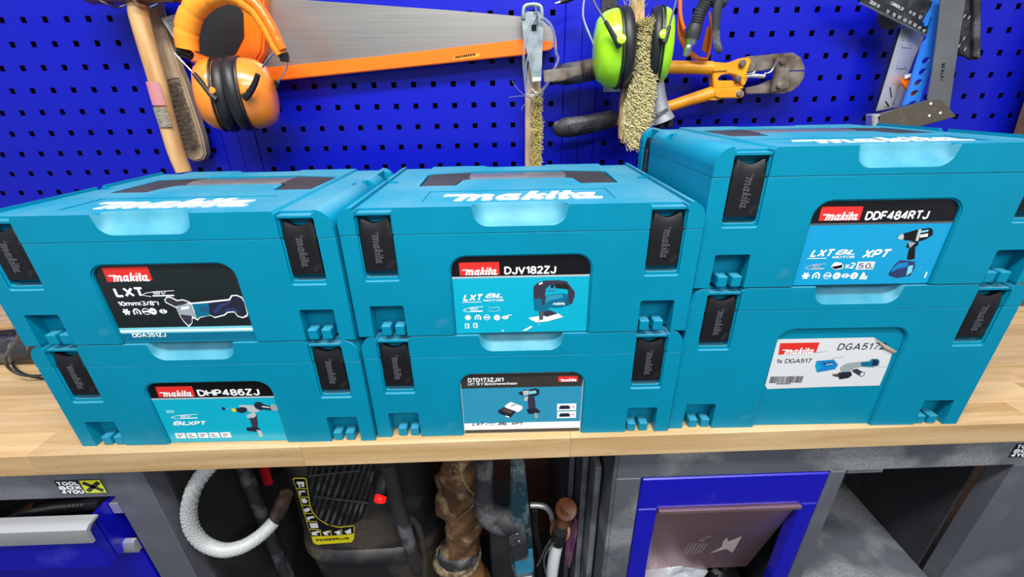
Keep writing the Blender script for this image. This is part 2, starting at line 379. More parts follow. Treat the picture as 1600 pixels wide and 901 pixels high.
FONT = {
 'A': (.72, [[(0, 0), (.36, 1), (.72, 0)], [(.14, .3), (.58, .3)]]),
 'B': (.6, [[(0, 0), (0, 1)], BOWL(0, .52, 1, .52), BOWL(0, 0, .52, .6)]),
 'D': (.64, [[(0, 0), (0, 1), (.25, 1)] + ea(.25, .5, .39, .5, 90, -90, 10) + [(0, 0)]]),
 'E': (.54, [[(.54, 0), (0, 0), (0, 1), (.54, 1)], [(0, .52), (.48, .52)]]),
 'F': (.52, [[(0, 0), (0, 1), (.52, 1)], [(0, .5), (.45, .5)]]),
 'G': (.7, [ea(.35, .5, .35, .5, 45, 300, 12) + [(.66, .1), (.66, .45), (.4, .45)]]),
 'H': (.62, [[(0, 0), (0, 1)], [(.62, 0), (.62, 1)], [(0, .52), (.62, .52)]]),
 'J': (.48, [[(.48, 1), (.48, .25)] + ea(.24, .25, .24, .25, 0, -180, 6)]),
 'K': (.6, [[(0, 0), (0, 1)], [(.58, 1), (.05, .42)], [(.2, .55), (.62, 0)]]),
 'L': (.5, [[(0, 1), (0, 0), (.5, 0)]]),
 'M': (.76, [[(0, 0), (0, 1), (.38, .15), (.76, 1), (.76, 0)]]),
 'N': (.62, [[(0, 0), (0, 1), (.62, 0), (.62, 1)]]),
 'O': (.72, [ea(.36, .5, .36, .5, 0, 360, 16)]),
 'P': (.56, [[(0, 0), (0, 1)], BOWL(0, .45, 1, .56)]),
 'R': (.6, [[(0, 0), (0, 1)], BOWL(0, .48, 1, .56), [(.3, .48), (.58, 0)]]),
 'S': (.58, [ea(.29, .75, .27, .25, 30, 270, 8) + ea(.29, .25, .29, .25, 90, -150, 8)]),
 'T': (.62, [[(0, 1), (.62, 1)], [(.31, 1), (.31, 0)]]),
 'U': (.6, [[(0, 1), (0, .3)] + ea(.3, .3, .3, .3, 180, 360, 8) + [(.6, 1)]]),
 'V': (.68, [[(0, 1), (.34, 0), (.68, 1)]]),
 'W': (.96, [[(0, 1), (.24, 0), (.48, 1), (.72, 0), (.96, 1)]]),
 'X': (.64, [[(0, 0), (.64, 1)], [(0, 1), (.64, 0)]]),
 'Y': (.64, [[(0, 1), (.32, .45), (.64, 1)], [(.32, .45), (.32, 0)]]),
 'C': (.66, [ea(.35, .5, .35, .5, 50, 310, 12)]),
 'Z': (.56, [[(0, 1), (.56, 1), (0, 0), (.56, 0)]]),
 '0': (.54, [ea(.27, .5, .27, .5, 0, 360, 14)]),
 '1': (.3, [[(0, .76), (.26, .98), (.26, 0)]]),
 '2': (.54, [ea(.27, .73, .26, .27, 165, -25, 8) + [(0, 0), (.54, 0)]]),
 '3': (.54, [ea(.26, .75, .25, .25, 150, -90, 8) + ea(.26, .25, .28, .25, 90, -155, 8)]),
 '4': (.58, [[(.42, 0), (.42, 1), (0, .28), (.58, .28)]]),
 '5': (.54, [[(.5, 1), (.08, 1), (.04, .52)] + ea(.26, .33, .28, .31, 120, -150, 9)]),
 '6': (.54, [ea(.27, .32, .26, .32, 0, 360, 12), [(.01, .4), (.03, .65)] + ea(.3, .7, .26, .3, 165, 40, 5)]),
 '7': (.54, [[(0, 1), (.54, 1), (.2, 0)]]),
 '8': (.54, [ea(.27, .75, .23, .25, 0, 360, 12), ea(.27, .26, .27, .26, 0, 360, 12)]),
 '9': (.54, [ea(.27, .68, .26, .32, 0, 360, 12), [(.53, .6), (.5, .35)] + ea(.24, .3, .26, .3, -15, -140, 5)]),
 ' ': (.25, []), '.': (.05, [[(.02, 0), (.02, .06)]]), '-': (.3, [[(0, .45), (.3, .45)]]), '(': (.15, [ea(.3, .5, .3, .6, 130, 230, 5)]), ')': (.15, [ea(-.15, .5, .3, .6, 50, -50, 5)]),
 '/': (.35, [[(0, 0), (.35, 1)]]), 'm': (.9, [[(0, 0), (0, .68), (.2, .74), (.42, .66), (.42, 0)], [(.42, .62), (.6, .74), (.84, .66), (.84, 0)]]), '"': (.2, [[(0, .7), (0, 1)], [(.2, .7), (.2, 1)]]),
 'x': (.45, [[(0, 0), (.45, .7)], [(0, .7), (.45, 0)]]), 'h': (.45, [[(0, 0), (0, 1)], [(0, .5), (.2, .66), (.45, .55), (.45, 0)]]), '+': (.5, [[(0, .45), (.5, .45)], [(.25, .2), (.25, .7)]]),
}
def lettering(t, w=.17, shear=0., gap=.12):
    """block lettering as stroke polygons, cap height 1; returns polygons and total width"""
    out = []; x = w/2
    for c in t:
        cw, st = FONT[c]
        for P in st:
            for q in stroke([(x + a, w/2 + b*(1-w)) for a, b in P], w): out.append([(a + b*shear, b) for a, b in q])
        x += cw + w + gap
    return out, x - w/2 - gap
class Print:
    """flat print on a plane: shapes at (u, v) millimetres, each layer a hair in front of the last"""
    def __init__(s): s.bm = NB(); s.m = []; s.n = 0
    def y(s, lay): s.n += 1; return -lay*.00008 - (s.n % 16)*.000004
    def idx(s, m):
        if m not in s.m: s.m.append(m)
        return s.m.index(m)
    def poly(s, P, m, lay=1):
        if area2(P) < 0: P = P[::-1]
        y = s.y(lay); f = s.bm.faces.new([s.bm.verts.new((p[0]/1000, y, p[1]/1000)) for p in P]); f.material_index = s.idx(m)
    def rect(s, u0, v0, u1, v1, m, lay=1): s.poly([(u0, v0), (u1, v0), (u1, v1), (u0, v1)], m, lay)
    def line(s, P, w, m, lay=2):
        for q in stroke(P, w): s.poly(q, m, lay)
    def disc(s, u, v, r, m, lay=2, n=14, ry=None): s.poly([(u + r*math.cos(2*math.pi*i/n), v + (ry or r)*math.sin(2*math.pi*i/n)) for i in range(n)], m, lay)
    def text(s, t, u, v, w, h, m, lay=3, bold=.02, shear=0.):
        V, F = glyphs(t, bold, shear)
        x0 = min(a for a, b in V); x1 = max(a for a, b in V); y0 = min(b for a, b in V); y1 = max(b for a, b in V)
        i = s.idx(m); vs = [s.bm.verts.new(((u + (a-x0)/(x1-x0)*w)/1000, -lay*.00008, (v + (b-y0)/(y1-y0)*h)/1000)) for a, b in V]
        for f in F:
            try: fc = s.bm.faces.new([vs[k] for k in f]); fc.material_index = i
            except ValueError: pass
    def block(s, t, u, v, w, h, m, lay=3, bold=.17, shear=0., gap=.02):
        P, W = lettering(t, bold, shear, gap)
        for q in P:
            if abs(area2(q)) > 1e-7: s.poly([(u + x*w/W, v + y*h) for x, y in q], m, lay)
    def mark(s, u, v, w, m, lay=3):
        k = w/WM_W
        for P in WM: s.poly([(u + (x+.85)*k, v + y*k*1.05) for x, y in P], m, lay)
    def logo(s, P, m='ink_red'):
        """red plate with the white wordmark standing on its lower edge; P = lower left, lower right, upper right, upper left"""
        s.poly(P, m, 3); w = P[1][0]-P[0][0]; s.mark(P[0][0]+w*.01, P[0][1]+.4, w*.96, 'ink_white', 4)
    def make(s, name, parent, **kw): return obj(name, s.bm, s.m, parent, smooth=None, local=True, **kw)

# ================================================================== SETTING
bm = NB(); box(bm, -3, 3, .027, .08, 0, 2.6); tag(obj('wall_back', bm, 'board_brown', smooth=None), kind='structure')
bm = NB(); box(bm, -3, 3, -3, .08, -.05, 0); tag(obj('floor', bm, 'floor_dark', smooth=None), kind='structure')

# ------------------------------------------------------------------ pegboards
P_ = .038; HS = .0048
def pegboard(x0, x1, c0, ncol, dz, label, foldL=None, foldR=None, ztop=1.86, zbot=.905):
    cols = [c0 + i*P_ for i in range(ncol)]
    k0 = math.ceil((1.457 + dz - ztop + .015)/P_); rows = []
    k = k0
    while 1.457 + dz - k*P_ > zbot + .015: rows.append(1.457 + dz - k*P_); k += 1
    xs = {x0, x1}; folds = [f for f in (foldL, foldR) if f]
    for c in cols: xs |= {c-HS, c+HS}
    for f in folds: xs |= {f-.0012, f, f+.0012}
    xs = sorted(xs); zs = {zbot, ztop}
    for r in rows: zs |= {r-HS, r+HS}
    zs = sorted(zs)
    bm = NB()
    def yy(x): return .0022 if any(abs(x-f) < 1e-6 for f in folds) else 0.
    V = {}
    def v(x, z, y=None):
        y = yy(x) if y is None else y
        if (x, z, y) not in V: V[(x, z, y)] = bm.verts.new((x, y, z))
        return V[(x, z, y)]
    for i in range(len(xs)-1):
        for j in range(len(zs)-1):
            xa, xb, za, zb = xs[i], xs[i+1], zs[j], zs[j+1]
            hc = any(abs((xa+xb)/2-c) < 1e-4 and abs(xb-xa-2*HS) < 1e-5 for c in cols); hr = any(abs((za+zb)/2-r) < 1e-4 for r in rows)
            if hc and hr:
                T = .0016
                for a, b in (((xa, za), (xb, za)), ((xb, za), (xb, zb)), ((xb, zb), (xa, zb)), ((xa, zb), (xa, za))):
                    bm.faces.new((v(*a), v(*b), v(b[0], b[1], T), v(a[0], a[1], T)))
            else: bm.faces.new((v(xa, za), v(xb, za), v(xb, zb), v(xa, zb)))
    # folded return flanges reaching back to the wall
    for a, b in (((x0, zbot), (x0, ztop)), ((x1, ztop), (x1, zbot)), ((x0, ztop), (x1, ztop)), ((x1, zbot), (x0, zbot))):
        bm.faces.new([bm.verts.new(q) for q in ((a[0], 0, a[1]), (b[0], 0, b[1]), (b[0], 0.0265, b[1]), (a[0], 0.0265, a[1]))])
    o = obj('pegboard', bm, 'peg_blue', smooth=None, origin=((x0+x1)/2, 0, zbot))
    tag(o, label, 'pegboard')
    return o
pegboard(-1.25, -.5237, -.8827-8*P_, 17, 0, 'blue perforated tool panel behind the mallet and wire brush', foldR=-.5555)
pegboard(-.5225, .1573, -.3919-2*P_, 16, -.0013, 'blue perforated tool panel in the middle, behind the handsaw blade', foldL=-.4890, foldR=.1255)
pegboard(.1585, 1.3, .2124, 28, -.0025, 'blue perforated tool panel on the right, behind the bolt cutter jaws and try square', foldL=.1900)

# ------------------------------------------------------------------ worktop of glued staves
wt = empty('worktop', (0, -.22, .865), 'thick oiled hardwood worktop of glued staves under the teal cases', 'worktop')
yy0 = -.478; row = 0
while yy0 < .0:
    w = .0434; x = -1.5 - random.random()*.4
    while x < 1.5:
        L = random.choice((.32, .42, .55, .66)) * random.uniform(.85, 1.15)
        bm = NB(); box(bm, x+.0001, min(x+L, 2)-.0001, yy0+.0001, min(yy0+w, .0)-.0001, .865, .9, bev=.0006)
        obj('stave', bm, 'wood_bench', wt, smooth=None); x += L
    yy0 += w; row += 1

# ================================================================== CASES
D = 276.; W_ = 395.; LID = 30.7
def mesh_of(bm):
    me = bpy.data.meshes.new('c'); bmesh.ops.recalc_face_normals(bm, faces=bm.faces); bm.to_mesh(me); bm.free(); return me
def mm(bm): bmesh.ops.scale(bm, verts=bm.verts, vec=(.001, .001, .001)); return bm
def carve(bm, cutters, m, bev=.0012, scoop=0):
    me = mesh_of(mm(bm)); o = bpy.data.objects.new('c', me); COL.objects.link(o); tmp = [o]
    for c in cutters:
        co = bpy.data.objects.new('k', mesh_of(mm(c))); COL.objects.link(co); tmp.append(co)
        md = o.modifiers.new('b', 'BOOLEAN'); md.operation = 'DIFFERENCE'; md.object = co; md.solver = 'EXACT'
    if bev:
        md = o.modifiers.new('v', 'BEVEL'); md.width = bev; md.segments = 2; md.limit_method = 'ANGLE'; md.angle_limit = math.radians(40)
    me2 = evaluated(o)
    for t in tmp: bpy.data.objects.remove(t)
    me2.materials.clear(); me2.materials.append(M[m]); me2.materials.append(M['teal_scoop']); finish(me2, 35)
    for p in me2.polygons:
        n = p.normal; c = p.center
        if max(abs(n.x), abs(n.y), abs(n.z)) > .9995: p.use_smooth = False
        if scoop and .143 < c.x < .249 and (.0002 < c.y < .02 or D/1000-.02 < c.y < D/1000-.0002) and scoop/1000-.026 < c.z < scoop/1000-.0012 and n.z > .12: p.material_index = 1
    return me2
def rrect(x0, x1, z0, z1, r, top=True, bot=True, n=5):
    P = []
    P += arc_pts(x1-r, z1-r, r, 0, 90, n) + arc_pts(x0+r, z1-r, r, 90, 180, n) if top else [(x1, z1), (x0, z1)]
    P += arc_pts(x0+r, z0+r, r, 180, 270, n) + arc_pts(x1-r, z0+r, r, 270, 360, n) if bot else [(x0, z0), (x1, z0)]
    return P
def mir(P): return [(W_-a, b) for a, b in P][::-1]
def cutters(H, part):
    C = []
    for side in (0, 1):
        # front latch pockets, chamfered towards the front
        b = NB(); outer = rrect(19, 59, H-85.5, H-9, 3, top=False); inner = rrect(20.5, 57, H-81, H-9, 3, top=False)
        if side: outer, inner = mir(outer), mir(inner)
        prism(b, outer, -1, 3, taper=None); C.append(b)
        b = NB(); prism(b, inner, 2.9, 13); C.append(b)
        # side latch pockets near the back
        b = NB(); prism(b, [(D-57, H-84), (D-20, H-84), (D-20, H+2), (D-57, H+2)], (-1 if not side else W_-12), (12 if not side else W_+1), axis='x'); C.append(b)
    if part == 'lid':
        b = NB(); prism(b, [(18, H+5), (18, H-4), (60, H-4), (62, H-1), (333, H-1), (335, H-4), (377, H-4), (377, H+5)], -5, D+5); C.append(b)
        for side in (0, 1):
            q = rrect(20.5, 59, H-9.05, H+6, 1, top=False, bot=False)
            b = NB(); prism(b, mir(q) if side else q, -1, 2); C.append(b)
            b = NB(); q = [(20.5, -1), (59, -1), (59, 13), (20.5, 13)]; prism(b, mir(q) if side else q, H-6.5, H+6, axis='z'); C.append(b)
            # clip window on the shoulder
            b = NB(); x0, x1 = (3, 13) if not side else (W_-13, W_-3); box(b, x0, x1, 150, 172, H-13, H+3); C.append(b)
            b = NB(); x0, x1 = (11, 30) if not side else (W_-30, W_-11); box(b, x0, x1, 154, 168, H-7, H+3); C.append(b)
        for back in (0, 1):
            b = NB(); rings = []
            for i in range(33):
                u = 144 + 104*i/32; e = min(u-144, 248-u)/18.
                k = math.sqrt(max(0, 1-(1-min(1, e))**2)); r = 14.0 + 16.9*k
                if back: r -= 3
                cy, cz = -14., H+4
                ring = [(cy + r*math.cos(2*math.pi*j/40), cz + r*math.sin(2*math.pi*j/40)) for j in range(40)]
                rings.append([(u, (D-y if back else y), z) for y, z in ring])
            loft(b, rings); C.append(b)
        hp = [(68, 114), (116, 114), (122, 150), (132, 157), (263, 157), (273, 150), (279, 114), (327, 114), (329, 206), (266, 221), (129, 221), (66, 206)]
        b = NB(); prism(b, hp, H-8.5, H+5, axis='z'); C.append(b)
        b = NB(); prism(b, [(88, 24), (303, 24), (303, 80), (88, 80)], H-2.2, H+5, axis='z'); C.append(b)
    else:
        b = NB(); q = rrect(115.5, 277.5, -2, H-56.5, 19, bot=False); q2 = rrect(117, 276, -2, H-58, 18, bot=False)
        prism(b, q, -1, 1.2); C.append(b)
        b = NB(); prism(b, q2, 1.1, 4); C.append(b)
        for side in (0, 1):
            q = rrect(19, 58.5, -2, 41, 2.5, bot=False)
            b = NB(); prism(b, mir(q) if side else q, -1, 17); C.append(b)
            z0 = H-123 if H > 200 else H-122
            b = NB(); y = (40, 168); box(b, -1 if not side else W_-5, 5 if not side else W_+1, y[0], y[1], z0, z0+15); C.append(b)
    return C
CASE_M = {}
def case_meshes(H):
    if H in CASE_M: return CASE_M[H]
    zl = H-LID; r = 19
    b = NB(); prism(b, [(0, zl+.35), (W_, zl+.35)] + arc_pts(W_-r, H-r, r, 0, 90, 8) + arc_pts(r, H-r, r, 90, 180, 8), 0, D)
    lid = carve(b, cutters(H, 'lid'), 'teal', scoop=H)
    b = NB(); box(b, 0, W_, 0, D, 0, zl-.35)
    body = carve(b, cutters(H, 'body'), 'teal')
    b = NB(); box(b, 2.5, W_-2.5, 2.5, D-2.5, zl-.4, zl+.4); seal = mesh_of(mm(b)); seal.materials.append(M['case_black'])
    # latch: slightly hollow plate with concave, horned top
    b = NB(); rings = []
    prof = [(1.2, 0), (.6, 12), (.3, 30), (.5, 50), (2.0, 58)]
    nX = 12
    for dy in (0, 1):
        pass
    def latch_bm():
        b = NB(); F = []; Bk = []
        w, h = 35., 60.
        for i in range(nX+1):
            x = w*i/nX; t = abs(2*x/w-1); top = h - 5.5*max(0, 1-(t/.72)**2) - (5 if t > .93 else 0)
            rowF = []; rowB = []
            for j, fz in enumerate((0, .2, .45, .7, .86, .95, 1.)):
                z = top*fz; y = 1.5 + .9*t*t*0 + (3.2*((fz-.7)/.3)**2 if fz > .7 else 0)
                edge = 0 if t < .97 else 1.2
                rowF.append(b.verts.new((x, y+edge, z))); rowB.append(b.verts.new((x, 9.5, z)))
            F.append(rowF); Bk.append(rowB)
        m = len(F[0])
        for i in range(nX):
            for j in range(m-1):
                b.faces.new((F[i][j], F[i+1][j], F[i+1][j+1], F[i][j+1])); b.faces.new((Bk[i][j], Bk[i][j+1], Bk[i+1][j+1], Bk[i+1][j]))
            b.faces.new((F[i][0], Bk[i][0], Bk[i+1][0], F[i+1][0])); b.faces.new((F[i][-1], F[i+1][-1], Bk[i+1][-1], Bk[i][-1]))
        for j in range(m-1):
            b.faces.new((F[0][j], F[0][j+1], Bk[0][j+1], Bk[0][j])); b.faces.new((F[-1][j], Bk[-1][j], Bk[-1][j+1], F[-1][j+1]))
        return b
    latch = mesh_of(mm(latch_bm())); latch.materials.append(M['case_black']); finish(latch, 40)
    b = NB(); k = 40/WM_W
    for i, P in enumerate(WM):   # wordmark turned to read downwards, raised off the latch
        Q = [(13.5 + y*k*1.15, 47.5 - (x+.85)*k) for x, y in P]
        if abs(area2(Q)) > .01: prism(b, Q, .6-i*.004, 1.8)
    raised = mesh_of(mm(b)); raised.materials.append(M['latch_highlight'])
    # carrying handle
    zt = H-1.4; P = [(70, 117), (113, 117), (119, 152), (128, 160), (131, 164), (131, 214), (128, 217), (69, 203)]; arms = []
    for side in (0, 1):
        b = NB(); prism(b, mir(P) if side else P, H-8.4, zt, axis='z')
        bevel_all(b, .8, 50, 1)
        h = mesh_of(mm(b)); h.materials.append(M['handle_black']); finish(h, 40); arms.append(h)
    b = NB(); ring = lambda x, s: [(x, 189 + 25*s*math.copysign(abs(math.cos(a))**.7, math.cos(a)), H-4.4 + 4.1*s*math.copysign(abs(math.sin(a))**.8, math.sin(a))) for a in [2*math.pi*i/20 for i in range(20)]]
    loft(b, [ring(128.5, .92), ring(130, 1), ring(265, 1), ring(266.5, .92)])
    bar = mesh_of(mm(b)); bar.materials.append(M['grip_grey']); finish(bar, 40)
    b = NB(); k = 200/WM_W
    for i, P in enumerate(WM): prism(b, [(96 + (x+.85)*k, 29 + y*k*1.02) for x, y in P], H-2.2, H-.9+i*.004, axis='z')
    word = mesh_of(mm(b)); word.materials.append(M['logo_white'])
    b = NB(); box(b, 0, 11.5, 1.5, 16.5, .4, 13.8, bev=1.0); tab = mesh_of(mm(b)); tab.materials.append(M['teal'])
    CASE_M[H] = dict(lid=lid, body=body, seal=seal, latch=latch, raised=raised, arms=arms, bar=bar, word=word, tab=tab)
    return CASE_M[H]
def part(name, me, parent, loc=(0, 0, 0), rz=0., label=None):
    o = bpy.data.objects.new(name, me); COL.objects.link(o); o.parent = parent; o.location = [c/1000 for c in loc]; o.rotation_euler = (0, 0, rz)
    if label: o['label'] = label
    return o
def make_case(H, loc, rz, label):
    m = case_meshes(H)
    t = empty('tool_case', loc, label, 'tool case', 'teal stacking tool cases on the worktop', rz)
    part('body', m['body'], t); lid = part('lid', m['lid'], t); part('seal', m['seal'], t, label='black seam between lid and body')
    for a in m['arms']: part('handle_arm', a, t, label='black end of the folding carry handle')
    part('grip_bar', m['bar'], t, label='grey ribbed grip of the carry handle')
    part('wordmark', m['word'], t, label='white raised wordmark on the lid')
    for x, y, r in ((21.5, 0, 0), (W_-56.5, 0, 0), (0, D-21, -math.pi/2), (W_, D-56, math.pi/2)):
        l = part('latch', m['latch'], t, (x, y, H-73), r, label='black latch with raised lettering')
        part('raised_lettering', m['raised'], l)
    for x in (28, 44.5, W_-56, W_-39.5): part('tab', m['tab'], t, (x, 0, 0))
    return t
S0, S1, S2 = (-.5743, -.4636, .9001), (-.1771, -.4652, .9001), (.2201, -.4669, .9001)
R0, R1, R2 = -.0185, -.0160, -.0236
HA, HB = 158.0, 211.5
def up(s, h): return (s[0], s[1], s[2] + h/1000 + .0003)
cA = make_case(HA, up(S0, HA), R0, 'teal tool case with a dark label of an angle drill, upper of the left stack')
cB = make_case(HA, S0, R0, 'teal tool case with a cyan label of a hammer drill, lower of the left stack')
cC = make_case(HA, up(S1, HA), R1, 'teal tool case with a jigsaw label, upper of the middle stack')
cD = make_case(HA, S1, R1, 'teal tool case with an impact driver and bit box label, lower of the middle stack')
cE = make_case(HA, up(S2, HB), R2, 'teal tool case with a blue drill label, upper of the right stack')
cF = make_case(HB, S2, R2, 'tall teal tool case with a peeling white sticker, under the drill case on the right')

# ------------------------------------------------------------------ labels
def label_obj(P, case, name='printed_label', label=None, y=.0035):
    o = P.make(name, case, label=label); o.location = (0, y, 0); return o
def base(P, H, m, v0=.5): P.poly(rrect(117.6, 275.4, v0, H-58.6, 17, bot=False), m, 0)
def headed(P, H, header, body, vh=74.5, line='ink_silver'):
    base(P, H, header); P.rect(117.6, .5, 275.4, vh-1, body, 1); P.rect(117.6, vh-1.6, 275.4, vh+.6, line, 2)
def swoosh(P, u, v, w=16, m='ink_white'):
    """battery mark: a hooked arc with 18V and a strip under it"""
    P.line([(u+w*.25, v), (u, v+2.2), (u+w*.12, v+4.6), (u+w*.45, v+6.4), (u+w, v+7)], .7, m, 3)
    P.block('18V', u+w*.3, v+2.8, w*.42, 3.2, m, 4, .17, .2); P.rect(u+w*.3, v+.2, u+w*.95, v+1.9, m, 3)
def icons(P, pts, m='ink_white', bg='ink_cyan', r=3.2):
    """small pictograms: rotor, magnet arch, speed ring, chuck, star wheel, number disc, cube stack"""
    for k, (u, v) in enumerate(pts):
        q = k % 7
        if q == 0:
            for a in range(3): P.line([(u-r*math.cos(a*1.05), v-r*math.sin(a*1.05)), (u+r*math.cos(a*1.05), v+r*math.sin(a*1.05))], r*.5, m, 3)
        elif q == 1: P.line([(u-r*.8, v-r*.8), (u-r*.8, v+r*.2), (u-r*.3, v+r*.8), (u+r*.3, v+r*.8), (u+r*.8, v+r*.2), (u+r*.8, v-r*.8)], r*.42, m, 3); P.rect(u-r*.2, v-r*.6, u+r*.2, v+r*.2, m, 3)
        elif q == 2: P.disc(u, v, r, m, 3); P.disc(u, v, r*.78, bg, 4); P.rect(u-r*1.05, v-r*.22, u+r*1.05, v+r*.22, m, 5)
        elif q == 3: P.disc(u, v, r, m, 3); P.line([(u-r*.4, v), (u+r*.5, v)], r*.2, bg, 4)
        elif q == 4: P.disc(u, v, r*.75, m, 3); P.rect(u-r, v-r*.35, u+r, v+r*.35, m, 3); P.rect(u-r*.12, v-r, u+r*.12, v+r, bg, 4)
        elif q == 5: P.disc(u, v, r, m, 3); P.text('2', u-r*.3, v-r*.5, r*.6, r, bg, 4)
        else: P.poly([(u-r, v-r), (u+r, v-r), (u+r, v-r*.1), (u+r*.2, v+r*.2), (u-r*.1, v+r), (u-r*.6, v+r)], m, 3); P.line([(u-r*.2, v-r*.6), (u+r*.6, v)], r*.15, bg, 4)
# DDA351ZJ angle drill
P = Print(); base(P, HA, 'ink_char'); P.rect(117.6, .5, 275.4, 13.2, 'ink_deep', 1); P.rect(117.6, 12.8, 275.4, 20.4, 'ink_ice', 2); P.rect(117.6, 14.6, 275.4, 17.2, 'ink_white', 3)
P.rect(117.6, .5, 275.4, 1.2, 'ink_cyan', 2)
P.logo([(129.3,79.6),(180.3,80.6),(180.5,97.3),(129.5,96.8)])
P.block('LXT', *(131.5,60.7), 34, 12, 'ink_white', 3, .22)
swoosh(P, *(161.5,60.5), 38)
P.block('10mm(3/8")', *(129.6,49.2), 47, 6, 'ink_white', 3, .2)
icons(P, [(135.3,41.7),(147.3,41.5),(158.1,41.7),(166.1,41.8),(177.9,41.5)], bg='ink_char', r=4.4)
P.block('DDA351ZJ', *(130.0,7.5), 40, 5.6, 'ink_white', 4, .2)
P.poly([(184.4,56.6),(188.7,60.4),(193.4,59.9),(199.3,55.7),(205.7,56.5),(211.1,54.0),(214.0,51.9),(234.3,53.6),(258.4,55.8),(262.2,60.5),(268.5,60.9),(273.8,58.2),(275.8,52.0),(275.0,36.0),(272.8,32.5),(267.2,30.5),(261.6,32.7),(259.5,38.4),(251.8,37.9),(247.1,34.4),(234.8,31.4),(230.9,34.8),(217.5,32.2),(213.7,28.3),(210.4,31.6),(208.3,31.0),(206.4,25.3),(200.6,19.9),(196.9,26.9),(194.8,35.5),(194.5,45.4),(184.6,52.5)], 'ink_white', 4)
P.poly([(185.3,55.9),(188.8,59.0),(192.9,58.5),(198.2,54.3),(205.3,55.1),(211.1,52.4),(207.5,50.7),(196.7,48.1),(194.5,47.1),(186.1,53.2)], 'ink_plum', 5)
P.poly([(195.4,36.6),(209.8,37.3),(206.0,26.0),(201.1,22.5),(197.5,28.0)], 'ink_plum', 5)
P.poly([(196.9,48.8),(210.5,50.6),(213.4,49.9),(213.1,43.6),(213.9,36.5),(213.9,30.9),(208.5,35.2),(195.4,37.2),(194.1,42.6)], 'ink_steel', 6)
P.poly([(199.9,46.7),(210.2,47.8),(209.3,44.4),(199.7,43.2)], 'ink_white', 7)
P.poly([(214.1,50.3),(233.7,51.5),(232.9,43.2),(229.0,34.8),(218.0,33.6),(213.9,30.9),(214.1,40.8)], 'ink_deep', 6)
P.poly([(233.7,51.5),(259.1,54.0),(263.1,59.1),(268.1,59.6),(272.9,56.9),(274.6,51.4),(273.8,36.0),(267.7,32.3),(262.6,34.1),(260.0,40.1),(251.8,39.7),(246.9,36.2),(235.4,33.3),(230.1,36.2)], 'ink_dark', 6)
P.poly([(235.1,40.3),(246.7,49.9),(258.6,52.4),(259.2,50.3),(248.0,45.7),(237.5,36.1)], 'ink_navy', 7)
P.poly([(238.3,34.6),(252.5,44.2),(262.4,44.0),(265.3,36.9),(258.9,40.6),(250.0,40.0)], 'ink_navy', 7)
for i in range(3): P.line([((222.4,43.4)[0]+i*3.4, (222.4,43.4)[1]-4), ((222.4,43.4)[0]+i*3.4+.6, (222.4,43.4)[1]+3)], 1.4, 'ink_navy', 7)
label_obj(P, cA, label='dark glossy label with an angle drill')
# DHP486ZJ hammer drill
P = Print(); headed(P, HA, 'ink_black', 'ink_cyan')
P.logo([(128.0,76.9),(175.1,76.7),(175.7,93.2),(129.4,93.3)])
P.block('DHP486ZJ', *(179.2,76.9), 79, 10.5, 'ink_white', 3, .2)
swoosh(P, *(132.1,40.9), 36); P.rect(*(128.9,51.0), *(139.7,55.7), 'ink_ice', 3)
P.block('BL', *(129.7,30.3), 22, 7, 'ink_white', 3, .22, .3); P.block('XPT', *(149.4,29.8), 24, 7, 'ink_white', 3, .22, .3)
for i in range(5):
    u, v = (127.4,7.7); u += i*15.2; P.rect(u, v, u+13, v+9, 'ink_white', 3)
    for j in range(2): P.rect(u+2, v+2+j*3, u+(10 if (i+j) % 2 else 7), v+3.4+j*3, 'ink_grey', 4)
P.poly([(226.6,61.9),(237.4,61.6),(248.6,60.1),(253.8,55.0),(248.6,50.2),(240.4,48.7),(234.8,52.2),(225.9,57.3)], 'ink_silver', 4)
P.poly([(218.1,55.0),(228.9,58.9),(234.9,57.1),(234.8,52.2),(227.2,48.2),(219.7,51.7)], 'ink_dark', 5)
P.disc(*(217.7,53.7), 3, 'ink_yellow', 5); P.line([(206.9,56.4),(217.0,55.5)], .7, 'ink_steel', 4); P.disc(*(204.8,56.8), 2.4, 'ink_dark', 4)
P.poly([(235.6,45.5),(244.9,46.1),(242.6,30.2),(240.6,25.1),(233.7,24.4),(233.9,37.2)], 'ink_plum', 5)
P.poly([(231.5,44.8),(243.4,50.3),(244.2,43.7),(239.4,40.4),(231.6,40.6)], 'ink_silver', 6)
P.poly([(224.9,23.8),(239.5,26.0),(244.2,19.0),(238.3,16.5),(225.5,18.6)], 'ink_dark', 6)
P.poly([(237.9,20.0),(244.2,19.0),(244.2,8.5),(239.7,6.9)], 'ink_silver', 7)
P.disc(*(252.5,60.0), 6.8, 'ink_dark', 6); P.poly([(254.6,63.2),(267.9,59.6),(266.0,52.3),(252.5,55.1)], 'ink_dark', 6)
P.disc(*(271.0,56.6), 5.4, 'ink_steel', 7); P.line([(255.5,59.1),(264.7,57.2)], 1.6, 'ink_white', 8)
P.rect(*(276.6,6.9), *(279.2,13.8), 'ink_white', 4)
label_obj(P, cB, label='cyan label with a hammer drill')
